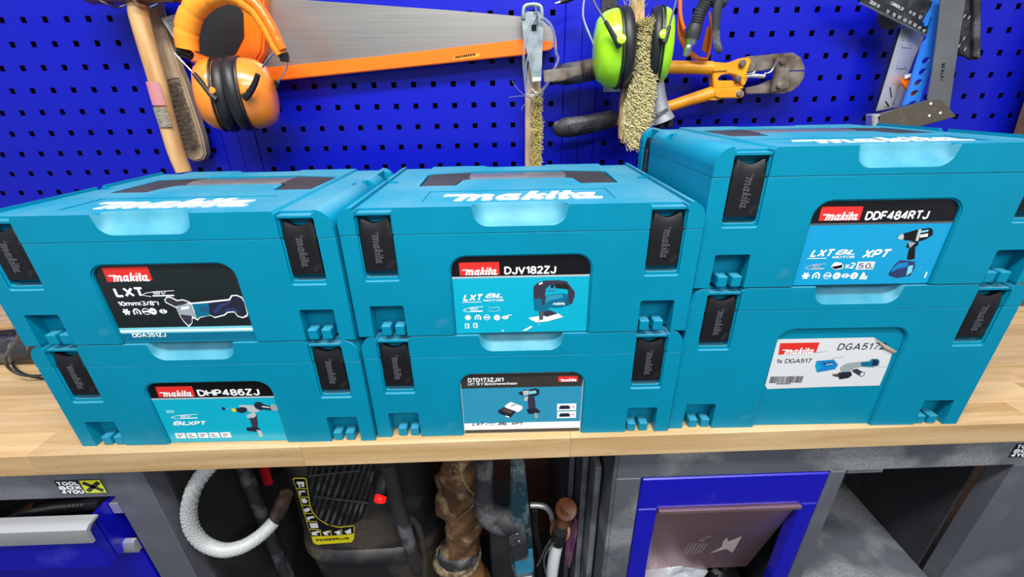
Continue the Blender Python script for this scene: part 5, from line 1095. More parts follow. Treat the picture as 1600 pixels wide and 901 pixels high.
# --- timber at the far right
bm = NB(); plate(bm, [(1.0149,-0.0200,1.4603),(1.0490,-0.0200,1.2118),(1.0590,-0.0200,1.1654),(1.2747,-0.0200,1.1066),(1.1849,-0.0200,1.4581)], .03); bevel_all(bm, .002, 40, 1)
tag(obj('timber_post', bm, 'wood_post', origin=(1.0490,-0.0200,1.2118)), 'rough brown timber edge leaning on the panel at the far right', 'timber')
# ================================================================== ON THE WORKTOP
t = thing('ribbed_tube', (-.78, -.28, .9), 'thick black ribbed rubber tube lying at the far left behind the lower case', 'tube')
A = Vector((-1.05, -.245, .924)); B = Vector((-.60, -.245, .924)); bm = NB(); pf = []
L = (B-A).length; nn = 14
for i in range(nn):
    z0 = L*i/nn; pf += [(.0225, z0), (.0238, z0+.002), (.0238, z0+L/nn-.004), (.0225, z0+L/nn-.002)]
lathe(bm, pf, mtx(A, B-A), 24); obj('tube', bm, 'tube_black', t, smooth=30)
t = thing('power_cable', (-.75, -.3, .9), 'thin black cable looping over the ribbed tube at the far left', 'cable')
rod(t, 'cable', [(-.60, -.30, .9022), (-.70, -.315, .9022), (-.80, -.30, .9022), (-.86, -.27, .91), (-.9, -.21, .9022)], .0021, 'rubber', 4, 8)
rod(t, 'cable', [(-0.7668,-0.3120,0.9129),(-0.7899,-0.3120,0.9126),(-0.8072,-0.3120,0.9195),(-0.8138,-0.3120,0.9338),(-0.8079,-0.3120,0.9501),(-0.7898,-0.3120,0.9683),(-0.7723,-0.3120,0.9836),(-0.7662,-0.3120,0.9937)], .0022, 'tube_black', 4, 8)
t = thing('offcut', (-.85, -.12, .9), 'pale wooden offcut lying behind the ribbed tube at the far left', 'offcut')
bm = NB(); box(bm, -1.0, -.66, -.16, -.11, .9005, .925, bev=.001); obj('offcut', bm, 'wood_light', t, smooth=None)
t = thing('rubber_strap', (-.85, -.19, .9), 'crumpled bundle of black rubber straps between the offcut and the ribbed tube', 'strap')
for k in range(5):
    bm = NB(); y = -.215 + k*.009; tube(bm, [(-1.0, y, .906+.004*k), (-.86, y+.01, .918+.006*(k % 3)), (-.76, y-.006, .912+.008*((k+1) % 3)), (-.66, y, .906)], .006, 8, 4, flat=.5, flat_dir=(0, 0, 1)); obj('strap', bm, 'rubber', t)
t = thing('timber_block', (1.06, -.12, .9), 'stacked dark timber block at the far right behind the cases', 'timber')
bm = NB(); box(bm, .98, 1.35, -.15, -.06, .9005, .928, bev=.002); obj('board', bm, 'wood_head', t, smooth=None)
bm = NB(); box(bm, .96, 1.35, -.14, -.05, .9285, .956, bev=.002); obj('board', bm, 'wood_post', t, smooth=None)
# ================================================================== UNDER THE WORKTOP
YF = -.465
def case_box(parent, name, x0, x1, y0, y1, z0, z1, m, bev=.0015, **k):
    bm = NB(); box(bm, x0, x1, y0, y1, z0, z1, bev=bev); return obj(name, bm, m, parent, smooth=None, **k)
def sticker(parent, x, z, name='maker_sticker'):
    """black sticker: three white lines of block letters and a yellow square with an X"""
    bm = NB(); w, h = .064, .0265; y = YF-.0006
    def r(x0, z0, x1, z1, d, mi): plate(bm, [(x0, y-d, z0), (x1, y-d, z0), (x1, y-d, z1), (x0, y-d, z1)], .0002, mi)
    r(x, z, x+w, z+h, 0, 0); r(x+w*.54, z+.001, x+w-.001, z+h-.001, .0003, 2)
    for k, s in enumerate(('TOOL', 'BOX', '4YOU')):
        P, W = lettering(s, .26, 0, .04)
        for i, q in enumerate(P): plate(bm, [(x+.0015 + a*.031/W, y-.0003-.000006*(i % 12), z+h-.0095-k*.0082 + b*.0075) for a, b in q], .0002, 1)
    for q in stroke([(x+w*.6, z+.005), (x+w*.94, z+h-.005)], .006) + stroke([(x+w*.6, z+h-.005), (x+w*.94, z+.005)], .006): plate(bm, [(a, y-.0006, b) for a, b in q], .0002, 0)
    return obj(name, bm, ['ink_black', 'ink_white', 'ink_lime'], parent, smooth=None)
# left drawer cabinet
t = thing('drawer_cabinet', (-.9, -.2, 0), 'dusty grey drawer cabinet with blue drawers under the left end of the worktop', 'cabinet')
case_box(t, 'frame_leg', -.570, -.514, YF, YF+.03, 0, .8645, 'frame_grey')
case_box(t, 'frame_beam', -1.4, -.5702, YF, YF+.03, .805, .8645, 'frame_grey')
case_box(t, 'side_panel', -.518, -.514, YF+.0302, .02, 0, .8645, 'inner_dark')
case_box(t, 'side_panel', -.575, -.5705, YF+.0302, .02, 0, .8645, 'frame_grey')
sticker(t, -.638, .8145)
case_box(t, 'drawer_shell', -1.38, -.592, -.464, -.06, .695, .699, 'door_blue'); 
d = case_box(t, 'drawer_front', -1.38, -.592, -.498, -.482, .700, .775, 'door_blue')
bm = NB(); prism(bm, [(-.482, .7885), (-.482, .7915), (-.497, .7905), (-.503, .787), (-.505, .776), (-.504, .762), (-.500, .762), (-.4995, .775), (-.499, .782), (-.495, .786)], -1.38, -.584, axis='x'); obj('drawer_pull', bm, 'alu', d)
bm = NB(); box(bm, -.594, -.591, -.482, -.08, .700, .790); obj('drawer_side', bm, 'door_blue', t, smooth=None)
bm = NB(); prism(bm, [(-.46, .765), (-.40, .765), (-.40, .785), (-.46, .785)], -.5898, -.5765, axis='x'); obj('drawer_runner', bm, 'alu', t)
d = case_box(t, 'drawer_front', -1.38, -.578, -.463, -.447, .50, .689, 'door_blue')
bm = NB(); prism(bm, [(-.463, .690), (-.463, .714), (-.470, .712), (-.4725, .702), (-.470, .690), (-.467, .692)], -1.38, -.574, axis='x'); obj('drawer_pull', bm, 'alu', d)
case_box(t, 'drawer_front', -1.38, -.578, -.463, -.447, .30, .49, 'door_blue')
t = thing('corrugated_hose', (-.75, -.4, .70), 'black corrugated hose lying in the open drawer', 'hose')
Q = catmull([(-0.7773,-0.4320,0.7345),(-0.7478,-0.4320,0.7423),(-0.7264,-0.4320,0.7458),(-0.7050,-0.4320,0.7496),(-0.6826,-0.4320,0.7513),(-0.6541,-0.4320,0.7536)], 9)
bm = NB(); tube(bm, Q, [.0085*(1.12 if i % 2 else .9) for i in range(len(Q))], 12); obj('ribbed_part', bm, 'rubber', t, smooth=25)
rod(t, 'cuff', [(-0.6550,-0.4320,0.7536),(-0.6417,-0.4320,0.7549),(-0.6332,-0.4320,0.7565)], [.0095, .010, .0085], 'tube_black', 2, 12)
t = thing('copper_pipe', (-.8, -.41, .70), 'short copper-brown strip sticking up in the open drawer', 'strip')
bm = NB(); plate(bm, [(-0.7954,-0.4320,0.7319),(-0.7659,-0.4320,0.7456),(-0.7353,-0.4320,0.7635),(-0.7351,-0.4320,0.7598),(-0.7397,-0.4320,0.7543),(-0.7659,-0.4320,0.7354),(-0.7778,-0.4320,0.7334)], .003); obj('strip', bm, 'copper', t)
t = thing('folder', (-.7, -.38, .70), 'black glossy plastic sheet lying flat behind the hose in the open drawer', 'sheet')
bm = NB(); plate(bm, [(-0.7819,-0.4000,0.7191),(-0.7222,-0.4000,0.7266),(-0.6796,-0.4000,0.7290),(-0.6744,-0.4000,0.7211),(-0.7387,-0.4000,0.7177),(-0.7820,-0.4000,0.7145)], .004); obj('sheet', bm, 'case_black', t)
bm = NB(); box(bm, -1.37, -.60, -.46, -.09, .7, .712); tag(obj('drawer_clutter', bm, 'rubber', smooth=None, origin=(-1, -.3, .7)), 'dark foam tray filling the open drawer under the hose', 'tray')
# centre cabinet with bin door, right bay
t = thing('base_cabinet', (.43, -.2, 0), 'dusty grey steel base cabinet with a blue door and a long top beam', 'cabinet')
case_box(t, 'frame_beam', .157, 1.4, YF, YF+.03, .805, .8645, 'steel_grey')
case_box(t, 'frame_leg', .157, .1945, YF, YF+.03, 0, .8048, 'steel_grey')
case_box(t, 'frame_leg', .4775, .502, YF, YF+.03, 0, .8048, 'frame_grey')
case_box(t, 'frame_leg', .757, .80, YF, YF+.03, 0, .8048, 'frame_grey')
case_box(t, 'side_panel', .152, .1568, YF, .02, 0, .8645, 'steel_grey')
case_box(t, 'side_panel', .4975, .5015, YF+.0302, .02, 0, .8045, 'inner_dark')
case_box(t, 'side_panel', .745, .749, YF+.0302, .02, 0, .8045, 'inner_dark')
case_box(t, 'shelf', .502, .7448, YF+.006, .02, .516, .524, 'steel_grey')
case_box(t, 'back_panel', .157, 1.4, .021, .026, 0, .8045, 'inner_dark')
case_box(t, 'hinge_plate', .505, .56, YF+.002, YF+.006, .796, .8045, 'frame_grey')
sticker(t, .738, .822)
case_box(t, 'side_panel', .80, 1.4, YF+.004, YF+.02, 0, .8045, 'frame_grey')
dr = empty('door', (.1955, YF, .3)); dr.parent = t; dr.location = (.1955-.43, YF+.2, .3)
def dpart(name, x0, x1, z0, z1, m, y0=YF-.001, y1=YF+.018):
    case_box(dr, name, x0, x1, y0, y1, z0, z1, m, bev=.002)
dpart('top_rail', .1955, .4765, .7395, .8035, 'door_blue'); dpart('side_rail', .1955, .2265, .30, .7393, 'door_blue')
dpart('side_rail', .4485, .4765, .30, .7393, 'door_blue')
bm = NB(); P = [(YF+.001, .7385), (-.408, .495), (-.405, .495), (YF+.008, .7385)]
prism(bm, P, .2280, .4475, axis='x'); prism(bm, [(YF-.006, .733), (YF-.006, .7385), (YF+.012, .7385), (YF+.012, .733)], .2275, .448, axis='x')
obj('flap', bm, 'flap_steel', dr, smooth=None)
t2 = thing('bin_emblem', (.3, -.44, .6), 'etched basket and star on the steel flap of the blue door', 'emblem')
bpy.data.objects.remove(t2)
bm = NB()
def on_flap(u, z): f = (.7385 - z)/(.7385-.495); return (u, YF+.001 + f*(.056) - .0006, z)
def fl(P, mi=0):
    vs = [bm.verts.new(on_flap(*p)) for p in P]; f = bm.faces.new(vs); f.material_index = mi
A_, B_, C_, D_ = [(p[0], p[2]) for p in [(0.3091,-0.4300,0.5660),(0.3398,-0.4300,0.5658),(0.3412,-0.4300,0.6042),(0.3084,-0.4300,0.6061)]]
def lp(p, q, f): return (p[0]+(q[0]-p[0])*f, p[1]+(q[1]-p[1])*f)
for i in range(6):
    [fl(q) for q in stroke([lp(A_, B_, i/5), lp(D_, C_, i/5)], .0009)]; [fl(q) for q in stroke([lp(A_, D_, i/5), lp(B_, C_, i/5)], .0007)]
[fl(q) for q in stroke([(p[0], p[2]) for p in [(0.3227,-0.4350,0.6163),(0.3346,-0.4350,0.6156),(0.3239,-0.4350,0.6212),(0.3335,-0.4350,0.6273),(0.3413,-0.4350,0.6326),(0.3259,-0.4350,0.6321)]], .0009)]
fl([(p[0], p[2]) for p in [(0.3571,-0.4320,0.5631),(0.3713,-0.4320,0.5898),(0.3672,-0.4320,0.6109),(0.3691,-0.4320,0.6269),(0.3762,-0.4320,0.6104),(0.3938,-0.4320,0.6298),(0.3964,-0.4320,0.6033),(0.3994,-0.4320,0.5622),(0.3822,-0.4320,0.5795)]])
obj('etched_emblem', bm, 'etch', dr, smooth=None)
t = thing('plastic_bag', (.3, -.36, .40), 'crumpled clear plastic bag lying in the bin behind the steel flap', 'bag')
bm = NB(); bmesh.ops.create_icosphere(bm, subdivisions=4, radius=.07)
for v in bm.verts:
    n_ = math.sin(v.co.x*70)*math.cos(v.co.y*90+v.co.z*60)*.012 + random.uniform(-.004, .004); v.co *= 1 + n_/.07; v.co.z *= .55; v.co.x *= 1.2
bmesh.ops.translate(bm, verts=bm.verts, vec=(.295, -.365, .475)); obj('bag', bm, 'bag', t, smooth=50)
bm = NB(); box(bm, .205, .475, -.43, -.05, .0, .40); tag(obj('waste_bin', bm, 'inner_dark', smooth=None, origin=(.34, -.3, 0)), 'dark waste bin standing behind the blue door of the cabinet', 'bin')
t = thing('machine_part', (.39, -.37, .40), 'black machine part with knobs beside the plastic bag in the bin', 'part')
bm = NB(); tube(bm, [(.40, -.40, .44), (.425, -.37, .465), (.45, -.36, .44)], [.016, .02, .016], 12, 3); obj('part_body', bm, 'rubber', t)
for k in range(3):
    bm = NB(); lathe(bm, [(.007, -.01), (.009, 0), (.006, .01)], mtx((.39+.022*k, -.405+.01*k, .475), (0, -.4, 1)), 10); obj('knob', bm, 'case_black', t)
# vacuum cleaner drum
t = thing('drum_vacuum', (-.28, -.3, 0), 'dirty black drum machine in a tube frame with yellow pictogram sticker and red lamp', 'machine')
bm = NB(); cx, cy = -.283, -.215
def squircle(cx, cy, rx, ry, z, n=44, e=.5): return [(cx + rx*math.copysign(abs(math.cos(a))**e, math.cos(a)), cy + ry*math.copysign(abs(math.sin(a))**e, math.sin(a)), z) for a in [2*math.pi*i/n for i in range(n)]]
loft(bm, [squircle(cx, cy, .135, .15, 0, e=.7), squircle(cx, cy, .142, .158, .02, e=.7), squircle(cx, cy, .145, .160, .40, e=.7), squircle(cx, cy, .148, .163, .47, e=.65), squircle(cx, cy, .144, .158, .50, e=.65)]); obj('drum', bm, 'drum_black', t, smooth=50)
bm = NB(); loft(bm, [squircle(cx, cy, .146, .160, .50, e=.6), squircle(cx, cy, .151, .168, .507, e=.6), squircle(cx, cy, .150, .167, .518, e=.6), squircle(cx, cy, .142, .156, .530, e=.55)]); obj('drum_rim', bm, 'drum_black', t, smooth=50)
bm = NB(); loft(bm, [squircle(cx, cy, .142, .155, .528), squircle(cx, cy, .140, .155, .58), squircle(cx, cy, .138, .155, .72), squircle(cx, cy, .135, .153, .80), squircle(cx, cy, .12, .135, .845)]); obj('motor_head', bm, 'drum_black', t, smooth=50)
def head_y(z): return cy - (.155 - (z-.615)*(.005/.045) if z < .66 else .150 - (z-.66)*(.004/.14))
# grille: slanted bars over a black sheet painting the shade in the gaps
GY = -.372
bm = NB(); plate(bm, [(-0.3428,-0.3685,0.7546),(-0.2299,-0.3685,0.7539),(-0.2352,-0.3685,0.7189),(-0.2573,-0.3685,0.6555),(-0.2743,-0.3685,0.6170),(-0.2928,-0.3685,0.6046),(-0.3332,-0.3685,0.6040),(-0.3511,-0.3685,0.6238),(-0.3542,-0.3685,0.6477),(-0.3536,-0.3685,0.6882),(-0.3496,-0.3685,0.7269)], .0035); obj('grille_gap_shade', bm, 'ink_black', t, smooth=None, label='black sheet painted as shade behind the grille bars')
bars = [[(-0.3424,-0.3735,0.7298),(-0.3327,-0.3735,0.7572)], [(-0.3495,-0.3735,0.6965),(-0.3244,-0.3735,0.7568)], [(-0.3511,-0.3735,0.6616),(-0.3115,-0.3735,0.7585)], [(-0.3516,-0.3735,0.6384),(-0.3000,-0.3735,0.7580)], [(-0.3452,-0.3735,0.6301),(-0.2881,-0.3735,0.7586)], [(-0.3378,-0.3735,0.6178),(-0.2747,-0.3735,0.7591)], [(-0.3281,-0.3735,0.6119),(-0.2613,-0.3735,0.7589)], [(-0.3159,-0.3735,0.6093),(-0.2512,-0.3735,0.7591)], [(-0.3050,-0.3735,0.6093),(-0.2413,-0.3735,0.7587)], [(-0.2928,-0.3735,0.6113),(-0.2323,-0.3735,0.7571)], [(-0.2785,-0.3735,0.6212),(-0.2338,-0.3735,0.7363)]]
for a, b in bars:
    bm = NB(); tube(bm, [a, b], .0026, 6); obj('grille_bar', bm, 'tube_black', t, smooth=None)
for a, b in ([(-0.3426,-0.3755,0.7344),(-0.2533,-0.3755,0.7430)], [(-0.3454,-0.3755,0.6851),(-0.2540,-0.3755,0.6641)]):
    bm = NB(); tube(bm, [a, b], .0018, 6); obj('grille_rib', bm, 'tube_black', t, smooth=None)
# yellow pictogram sticker
bm = NB(); yS = -.3755
def pl(P, mi, d): plate(bm, [(p[0], p[1]-d, p[2]) for p in P], .0002, mi)
pl([(-0.3745,-0.3715,0.7244),(-0.3705,-0.3715,0.7270),(-0.3528,-0.3715,0.7262),(-0.3508,-0.3715,0.7227),(-0.3542,-0.3715,0.6943),(-0.3577,-0.3715,0.6619),(-0.3571,-0.3715,0.6413),(-0.3515,-0.3715,0.6252),(-0.3386,-0.3715,0.6084),(-0.3186,-0.3715,0.5986),(-0.2915,-0.3715,0.6018),(-0.2894,-0.3715,0.5976),(-0.2958,-0.3715,0.5660),(-0.3023,-0.3715,0.5550),(-0.3685,-0.3715,0.5516),(-0.3738,-0.3715,0.5577),(-0.3739,-0.3715,0.5746),(-0.3740,-0.3715,0.6290),(-0.3732,-0.3715,0.7002)], 0, 0)
pl([(-0.3734,-0.3715,0.7233),(-0.3701,-0.3715,0.7251),(-0.3539,-0.3715,0.7243),(-0.3524,-0.3715,0.7218),(-0.3556,-0.3715,0.6944),(-0.3592,-0.3715,0.6615),(-0.3587,-0.3715,0.6403),(-0.3529,-0.3715,0.6237),(-0.3397,-0.3715,0.6063),(-0.3190,-0.3715,0.5965),(-0.2910,-0.3715,0.5993),(-0.2943,-0.3715,0.5799),(-0.3114,-0.3715,0.5772),(-0.3376,-0.3715,0.5759),(-0.3734,-0.3715,0.5760),(-0.3726,-0.3715,0.6290),(-0.3720,-0.3715,0.7001)], 1, .0003)
for q in ([(-0.3742,-0.3715,0.7032),(-0.3552,-0.3715,0.7012),(-0.3555,-0.3715,0.6998),(-0.3744,-0.3715,0.7017)], [(-0.3739,-0.3715,0.6817),(-0.3573,-0.3715,0.6801),(-0.3576,-0.3715,0.6786),(-0.3740,-0.3715,0.6802)], [(-0.3737,-0.3715,0.6612),(-0.3593,-0.3715,0.6595),(-0.3592,-0.3715,0.6579),(-0.3739,-0.3715,0.6597)], [(-0.3743,-0.3715,0.6401),(-0.3592,-0.3715,0.6382),(-0.3588,-0.3715,0.6366),(-0.3745,-0.3715,0.6385)], [(-0.3742,-0.3715,0.6184),(-0.3550,-0.3715,0.6168),(-0.3543,-0.3715,0.6152),(-0.3744,-0.3715,0.6168)], [(-0.3737,-0.3715,0.5973),(-0.3533,-0.3715,0.5940),(-0.3537,-0.3715,0.5923),(-0.3738,-0.3715,0.5957)], [(-0.3541,-0.3715,0.5929),(-0.3526,-0.3715,0.5928),(-0.3549,-0.3715,0.5763),(-0.3563,-0.3715,0.5764)], [(-0.3353,-0.3715,0.5924),(-0.3340,-0.3715,0.5924),(-0.3356,-0.3715,0.5764),(-0.3371,-0.3715,0.5765)], [(-0.3151,-0.3715,0.5935),(-0.3138,-0.3715,0.5934),(-0.3155,-0.3715,0.5775),(-0.3167,-0.3715,0.5775)]): pl(q, 0, .0006)
def pic(P):
    for q in P: pl(q, 2, .0006)
pic([[(-0.3691,-0.3715,0.7181),(-0.3564,-0.3715,0.7175),(-0.3564,-0.3715,0.7127),(-0.3689,-0.3715,0.7116)], [(-0.3673,-0.3715,0.7132),(-0.3646,-0.3715,0.7131),(-0.3652,-0.3715,0.7042),(-0.3676,-0.3715,0.7043)], [(-0.3617,-0.3715,0.7130),(-0.3575,-0.3715,0.7127),(-0.3584,-0.3715,0.7055),(-0.3626,-0.3715,0.7050)],
     [(-0.3701,-0.3715,0.6963),(-0.3593,-0.3715,0.6965),(-0.3592,-0.3715,0.6921),(-0.3667,-0.3715,0.6930),(-0.3694,-0.3715,0.6839),(-0.3713,-0.3715,0.6853)], [(-0.3703,-0.3715,0.6765),(-0.3636,-0.3715,0.6769),(-0.3602,-0.3715,0.6697),(-0.3645,-0.3715,0.6648),(-0.3703,-0.3715,0.6664)], [(-0.3713,-0.3715,0.6498),(-0.3615,-0.3715,0.6539),(-0.3602,-0.3715,0.6466),(-0.3676,-0.3715,0.6423),(-0.3716,-0.3715,0.6433)],
     [(-0.3705,-0.3715,0.6289),(-0.3583,-0.3715,0.6314),(-0.3570,-0.3715,0.6265),(-0.3660,-0.3715,0.6246),(-0.3678,-0.3715,0.6202),(-0.3713,-0.3715,0.6209)], [(-0.3695,-0.3715,0.6123),(-0.3550,-0.3715,0.6125),(-0.3554,-0.3715,0.5990),(-0.3692,-0.3715,0.5992)], [(-0.3706,-0.3715,0.5878),(-0.3567,-0.3715,0.5909),(-0.3553,-0.3715,0.5869),(-0.3635,-0.3715,0.5846),(-0.3610,-0.3715,0.5789),(-0.3710,-0.3715,0.5795)],
     [(-0.3506,-0.3715,0.5867),(-0.3375,-0.3715,0.5906),(-0.3371,-0.3715,0.5859),(-0.3435,-0.3715,0.5835),(-0.3409,-0.3715,0.5778),(-0.3481,-0.3715,0.5787)], [(-0.3298,-0.3715,0.5855),(-0.3172,-0.3715,0.5909),(-0.3186,-0.3715,0.5785),(-0.3252,-0.3715,0.5780),(-0.3252,-0.3715,0.5825)], [(-0.3102,-0.3715,0.5863),(-0.2970,-0.3715,0.5939),(-0.2986,-0.3715,0.5810),(-0.3063,-0.3715,0.5797)]])
o_ = Vector((-0.3668,-0.3724,0.5625)); e_ = Vector((-0.3050,-0.3724,0.5650)); on_plane(bm, 'POWERPLUS', o_, (e_-o_).normalized(), (0, 0, 1), .0056, (e_-o_).length, .2, mi=1)
obj('pictogram_sticker', bm, ['ink_yellow', 'ink_black', 'ink_white'], t, smooth=None, label='yellow and black sticker with white pictograms')
bm = NB(); lathe(bm, [(.022, -.03), (.017, -.01), (.0120, 0), (.0105, .002)], mtx((-0.2237,-0.3850,0.6962), (-.25, -.8, -.45)), 20); obj('lamp_socket', bm, 'drum_black', t, smooth=50)
bm = NB(); lathe(bm, [(.0100, -.004), (.0102, .005), (.009, .0075), (.005, .009), (.0005, .0092)], mtx((-0.2236,-0.3880,0.6920), (-.1, -.9, -.3)), 12); obj('red_lamp', bm, 'red_lamp', t, smooth=30)
bm = NB(); tube(bm, [(-0.4708,-0.3000,0.6793),(-0.4726,-0.3000,0.6565),(-0.4738,-0.3000,0.6351)], .010, 10, 2, flat=.5, flat_dir=(0, 1, 0)); obj('red_lever', bm, 'red_plastic', t)
# frame tubes around the drum
rod(t, 'frame_tube', [(-0.1898,-0.4150,0.8010),(-0.1852,-0.4150,0.6873),(-0.1739,-0.4150,0.5485),(-0.1738,-0.4150,0.5282)], [.0115, .0115, .0115, .008], 'tube_black', 2, 14)
rod(t, 'frame_tube', [(-0.4768,-0.3400,0.7297), (-0.4755,-0.3400,0.6229), (-0.4708,-0.3400,0.4080), (-.445, -.34, .2), (-.43, -.35, .012)], .012, 'tube_black', 2, 14)
rod(t, 'bracket', [(-0.1823,-0.3850,0.6386),(-0.1716,-0.3850,0.6190),(-0.1659,-0.3850,0.5874),(-0.1674,-0.3850,0.5217),(-0.1709,-0.3850,0.4604),(-0.1842,-0.3850,0.3155)], .006, 'drum_black', 3, 10)
rod(t, 'foot_rail', [(-.43, -.40, .012), (-.16, -.40, .012)], .011, 'tube_black', 0, 12)
rod(t, 'post', [(-.168, -.405, .012), (-0.1760,-0.4000,0.4406)], .011, 'tube_black', 0, 12)
# white braided hose
t = thing('braided_hose', (-.44, -.4, .6), 'white braided air hose looping down left of the drum machine', 'hose')
HP = [(-0.4162,-0.4520,0.8573), (-0.4390,-0.4520,0.8346), (-0.4634,-0.4520,0.8046), (-0.4822,-0.4520,0.7703), (-0.4930,-0.4520,0.7397), (-0.4968,-0.4520,0.7076), (-0.4882,-0.4520,0.6780), (-0.4646,-0.4520,0.6618), (-0.4409,-0.4450,0.6577), (-0.4239,-0.4300,0.6567), (-0.4141,-0.4150,0.6577), (-0.4056,-0.4050,0.6631)]
rod(t, 'hose', HP, .0106, 'hose_white', 8, 20)
Q = catmull(HP, 8); bm = NB(); 
for sgn in (1, -1):
    for ph in range(6):
        pts = []; t0 = (Q[1]-Q[0]).normalized(); a_, b_ = frame_of(t0); s_ = 0
        for i, p in enumerate(Q):
            tt = (Q[min(i+1, len(Q)-1)] - Q[max(i-1, 0)]).normalized(); a_ = (a_ - tt*a_.dot(tt)).normalized(); b_ = tt.cross(a_)
            if i: s_ += (Q[i]-Q[i-1]).length
            an = sgn*s_*150 + ph*math.pi/3; pts.append(p + (a_*math.cos(an) + b_*math.sin(an))*.0107)
        tube(bm, pts, .00035, 4)
obj('braid', bm, 'hose_braid', t, smooth=None)
bm = NB(); tube(bm, [(-0.4111,-0.4000,0.6550),(-0.4040,-0.4000,0.6660),(-0.3976,-0.4000,0.6785),(-0.3921,-0.4000,0.6878),(-0.3823,-0.4000,0.7060),(-0.3735,-0.4000,0.7209)], [.0075, .009, .0125, .0125, .0115, .011], 14); obj('coupling', bm, 'brass_old', t, smooth=30)
# work boot / leather
t = thing('leather_boot', (-.09, -.3, 0), 'crumpled brown leather boot with a dusty fleece band left of the blue pole tool', 'boot')
def crumple(rings, seed, amp):
    r_ = random.Random(seed); out = []
    for i, (c, rx, ry) in enumerate(rings):
        c = Vector(c); out.append([c + Vector((rx*math.cos(a)*(1+amp*math.sin(a*3+i*.9)+amp*.6*math.sin(a*7+i*1.7)), ry*math.sin(a)*(1+amp*math.sin(a*4+i)), amp*.02*math.sin(a*5+i))) for a in [2*math.pi*k/28 for k in range(28)]])
    return out
def dense(L, k=4):
    C = catmull([l[0] for l in L], k); a = lerp_list([l[1] for l in L], len(C)); b = lerp_list([l[2] for l in L], len(C)); return list(zip(C, a, b))
bm = NB(); loft(bm, crumple(dense([((-0.0833,-0.3680,0.7651), .030, .03), ((-0.0868,-0.3680,0.7317), .032, .03), ((-0.0925,-0.3680,0.6864), .040, .034), ((-0.0932,-0.3680,0.6384), .040, .034), ((-0.0878,-0.3680,0.5994), .034, .03), ((-0.0918,-0.3680,0.5592), .030, .028), ((-0.0998,-0.3680,0.5219), .034, .03)]), 3, .12)); obj('shaft', bm, 'leather', t, smooth=80)
bm = NB(); loft(bm, crumple(dense([((-0.1009,-0.3680,0.5262), .037, .033), ((-0.1038,-0.3680,0.5049), .041, .037)]), 4, .03)); obj('band', bm, 'rubber_dusty', t, smooth=80)
bm = NB(); loft(bm, crumple(dense([((-0.1044,-0.3680,0.5049), .043, .038), ((-0.1079,-0.3680,0.4875), .046, .04), ((-0.1077,-0.3680,0.4696), .040, .036)], 5), 5, .05)); obj('fleece_band', bm, 'fleece', t, smooth=80)
bm = NB(); loft(bm, crumple(dense([((-0.1003,-0.3680,0.4737), .036, .034), ((-0.0911,-0.3680,0.4365), .040, .04), ((-0.0826,-0.3680,0.3785), .042, .045), ((-0.0883,-0.3680,0.2757), .042, .05), ((-.10, -.36, .06), .04, .06), ((-.10, -.36, .0), .04, .06)]), 6, .05)); obj('foot', bm, 'leather_dark', t, smooth=80)
rod(t, 'seam', [(-0.0786,-0.4040,0.7834),(-0.0777,-0.4040,0.7513),(-0.0708,-0.4040,0.7277),(-0.0588,-0.4040,0.7067)], .0008, 'straw_dark', 3, 6)
rod(t, 'seam', [(-0.1033,-0.4080,0.6427),(-0.0844,-0.4080,0.6637),(-0.0685,-0.4080,0.6807),(-0.0590,-0.4080,0.6978)], .0016, 'leather', 3, 6)
rod(t, 'pull_loop', [(-0.0797,-0.4040,0.7740),(-0.0908,-0.4040,0.7808),(-0.0971,-0.4040,0.7652),(-0.0927,-0.4040,0.7553),(-0.0863,-0.4040,0.7631),(-0.0918,-0.4040,0.7681)], .0022, 'leather', 3, 8)
t = thing('orange_cord', (-.13, -.25, .6), 'orange cord hanging at the back between the trolley and the leather boot', 'cord')
rod(t, 'cord', [(-0.1567,-0.3000,0.6721),(-0.1509,-0.3000,0.6449),(-0.1398,-0.3000,0.6424),(-0.1246,-0.3000,0.6552),(-0.1150,-0.3000,0.6701)], .003, 'copper', 3, 8)
# suction pipe: black elbow on teal tube
t = thing('pole_tool', (0, -.36, 0), 'blue pole tool with a black elbow pipe beside the leather boot', 'pole tool')
rod(t, 'upper_tube', [(-0.0382,-0.4300,0.8212),(-0.0394,-0.4300,0.7789),(-0.0421,-0.4300,0.7342)], .0145, 'tube_black', 0, 18)
rod(t, 'elbow', [(-0.0423,-0.4300,0.7342),(-0.0423,-0.4300,0.7143),(-0.0356,-0.4300,0.6952),(-0.0217,-0.4300,0.6823),(-0.0051,-0.4300,0.6779),(0.0213,-0.4300,0.6765)], [.0155, .0165, .0205, .0225, .023, .023], 'rubber_dusty', 4, 20)
bm = NB(); plate(bm, [(-0.0032,-0.4540,0.6793),(0.0224,-0.4540,0.6865),(0.0281,-0.4540,0.6420),(0.0019,-0.4540,0.6344),(-0.0013,-0.4540,0.6581)], .02); shade_obj('clamp', bm, 'rubber_dusty', t, .003)
for q in [(0.0097,-0.4750,0.7048),(0.0122,-0.4750,0.6878)]:
    bm = NB(); lathe(bm, [(.0035, 0), (.003, .0015), (.0004, .002)], mtx(q, (0, -1, 0)), 10); obj('screw', bm, 'chrome', t)
bm = NB(); plate(bm, [(0.0023,-0.4250,0.8141),(0.0234,-0.4250,0.8131),(0.0284,-0.4250,0.7377),(0.0383,-0.4250,0.5945),(0.0395,-0.4250,0.5344),(0.0062,-0.4250,0.5281),(-0.0017,-0.4250,0.5969),(0.0025,-0.4250,0.6195),(-0.0009,-0.4250,0.7058)], .022); shade_obj('blue_profile', bm, 'teal_old', t, .003)
bm = NB(); plate(bm, [(0.0019,-0.4480,0.6254),(0.0357,-0.4480,0.6327),(0.0372,-0.4480,0.5716),(0.0071,-0.4480,0.5656)], .003); shade_obj('blue_sleeve', bm, 'teal_tube', t, .002)
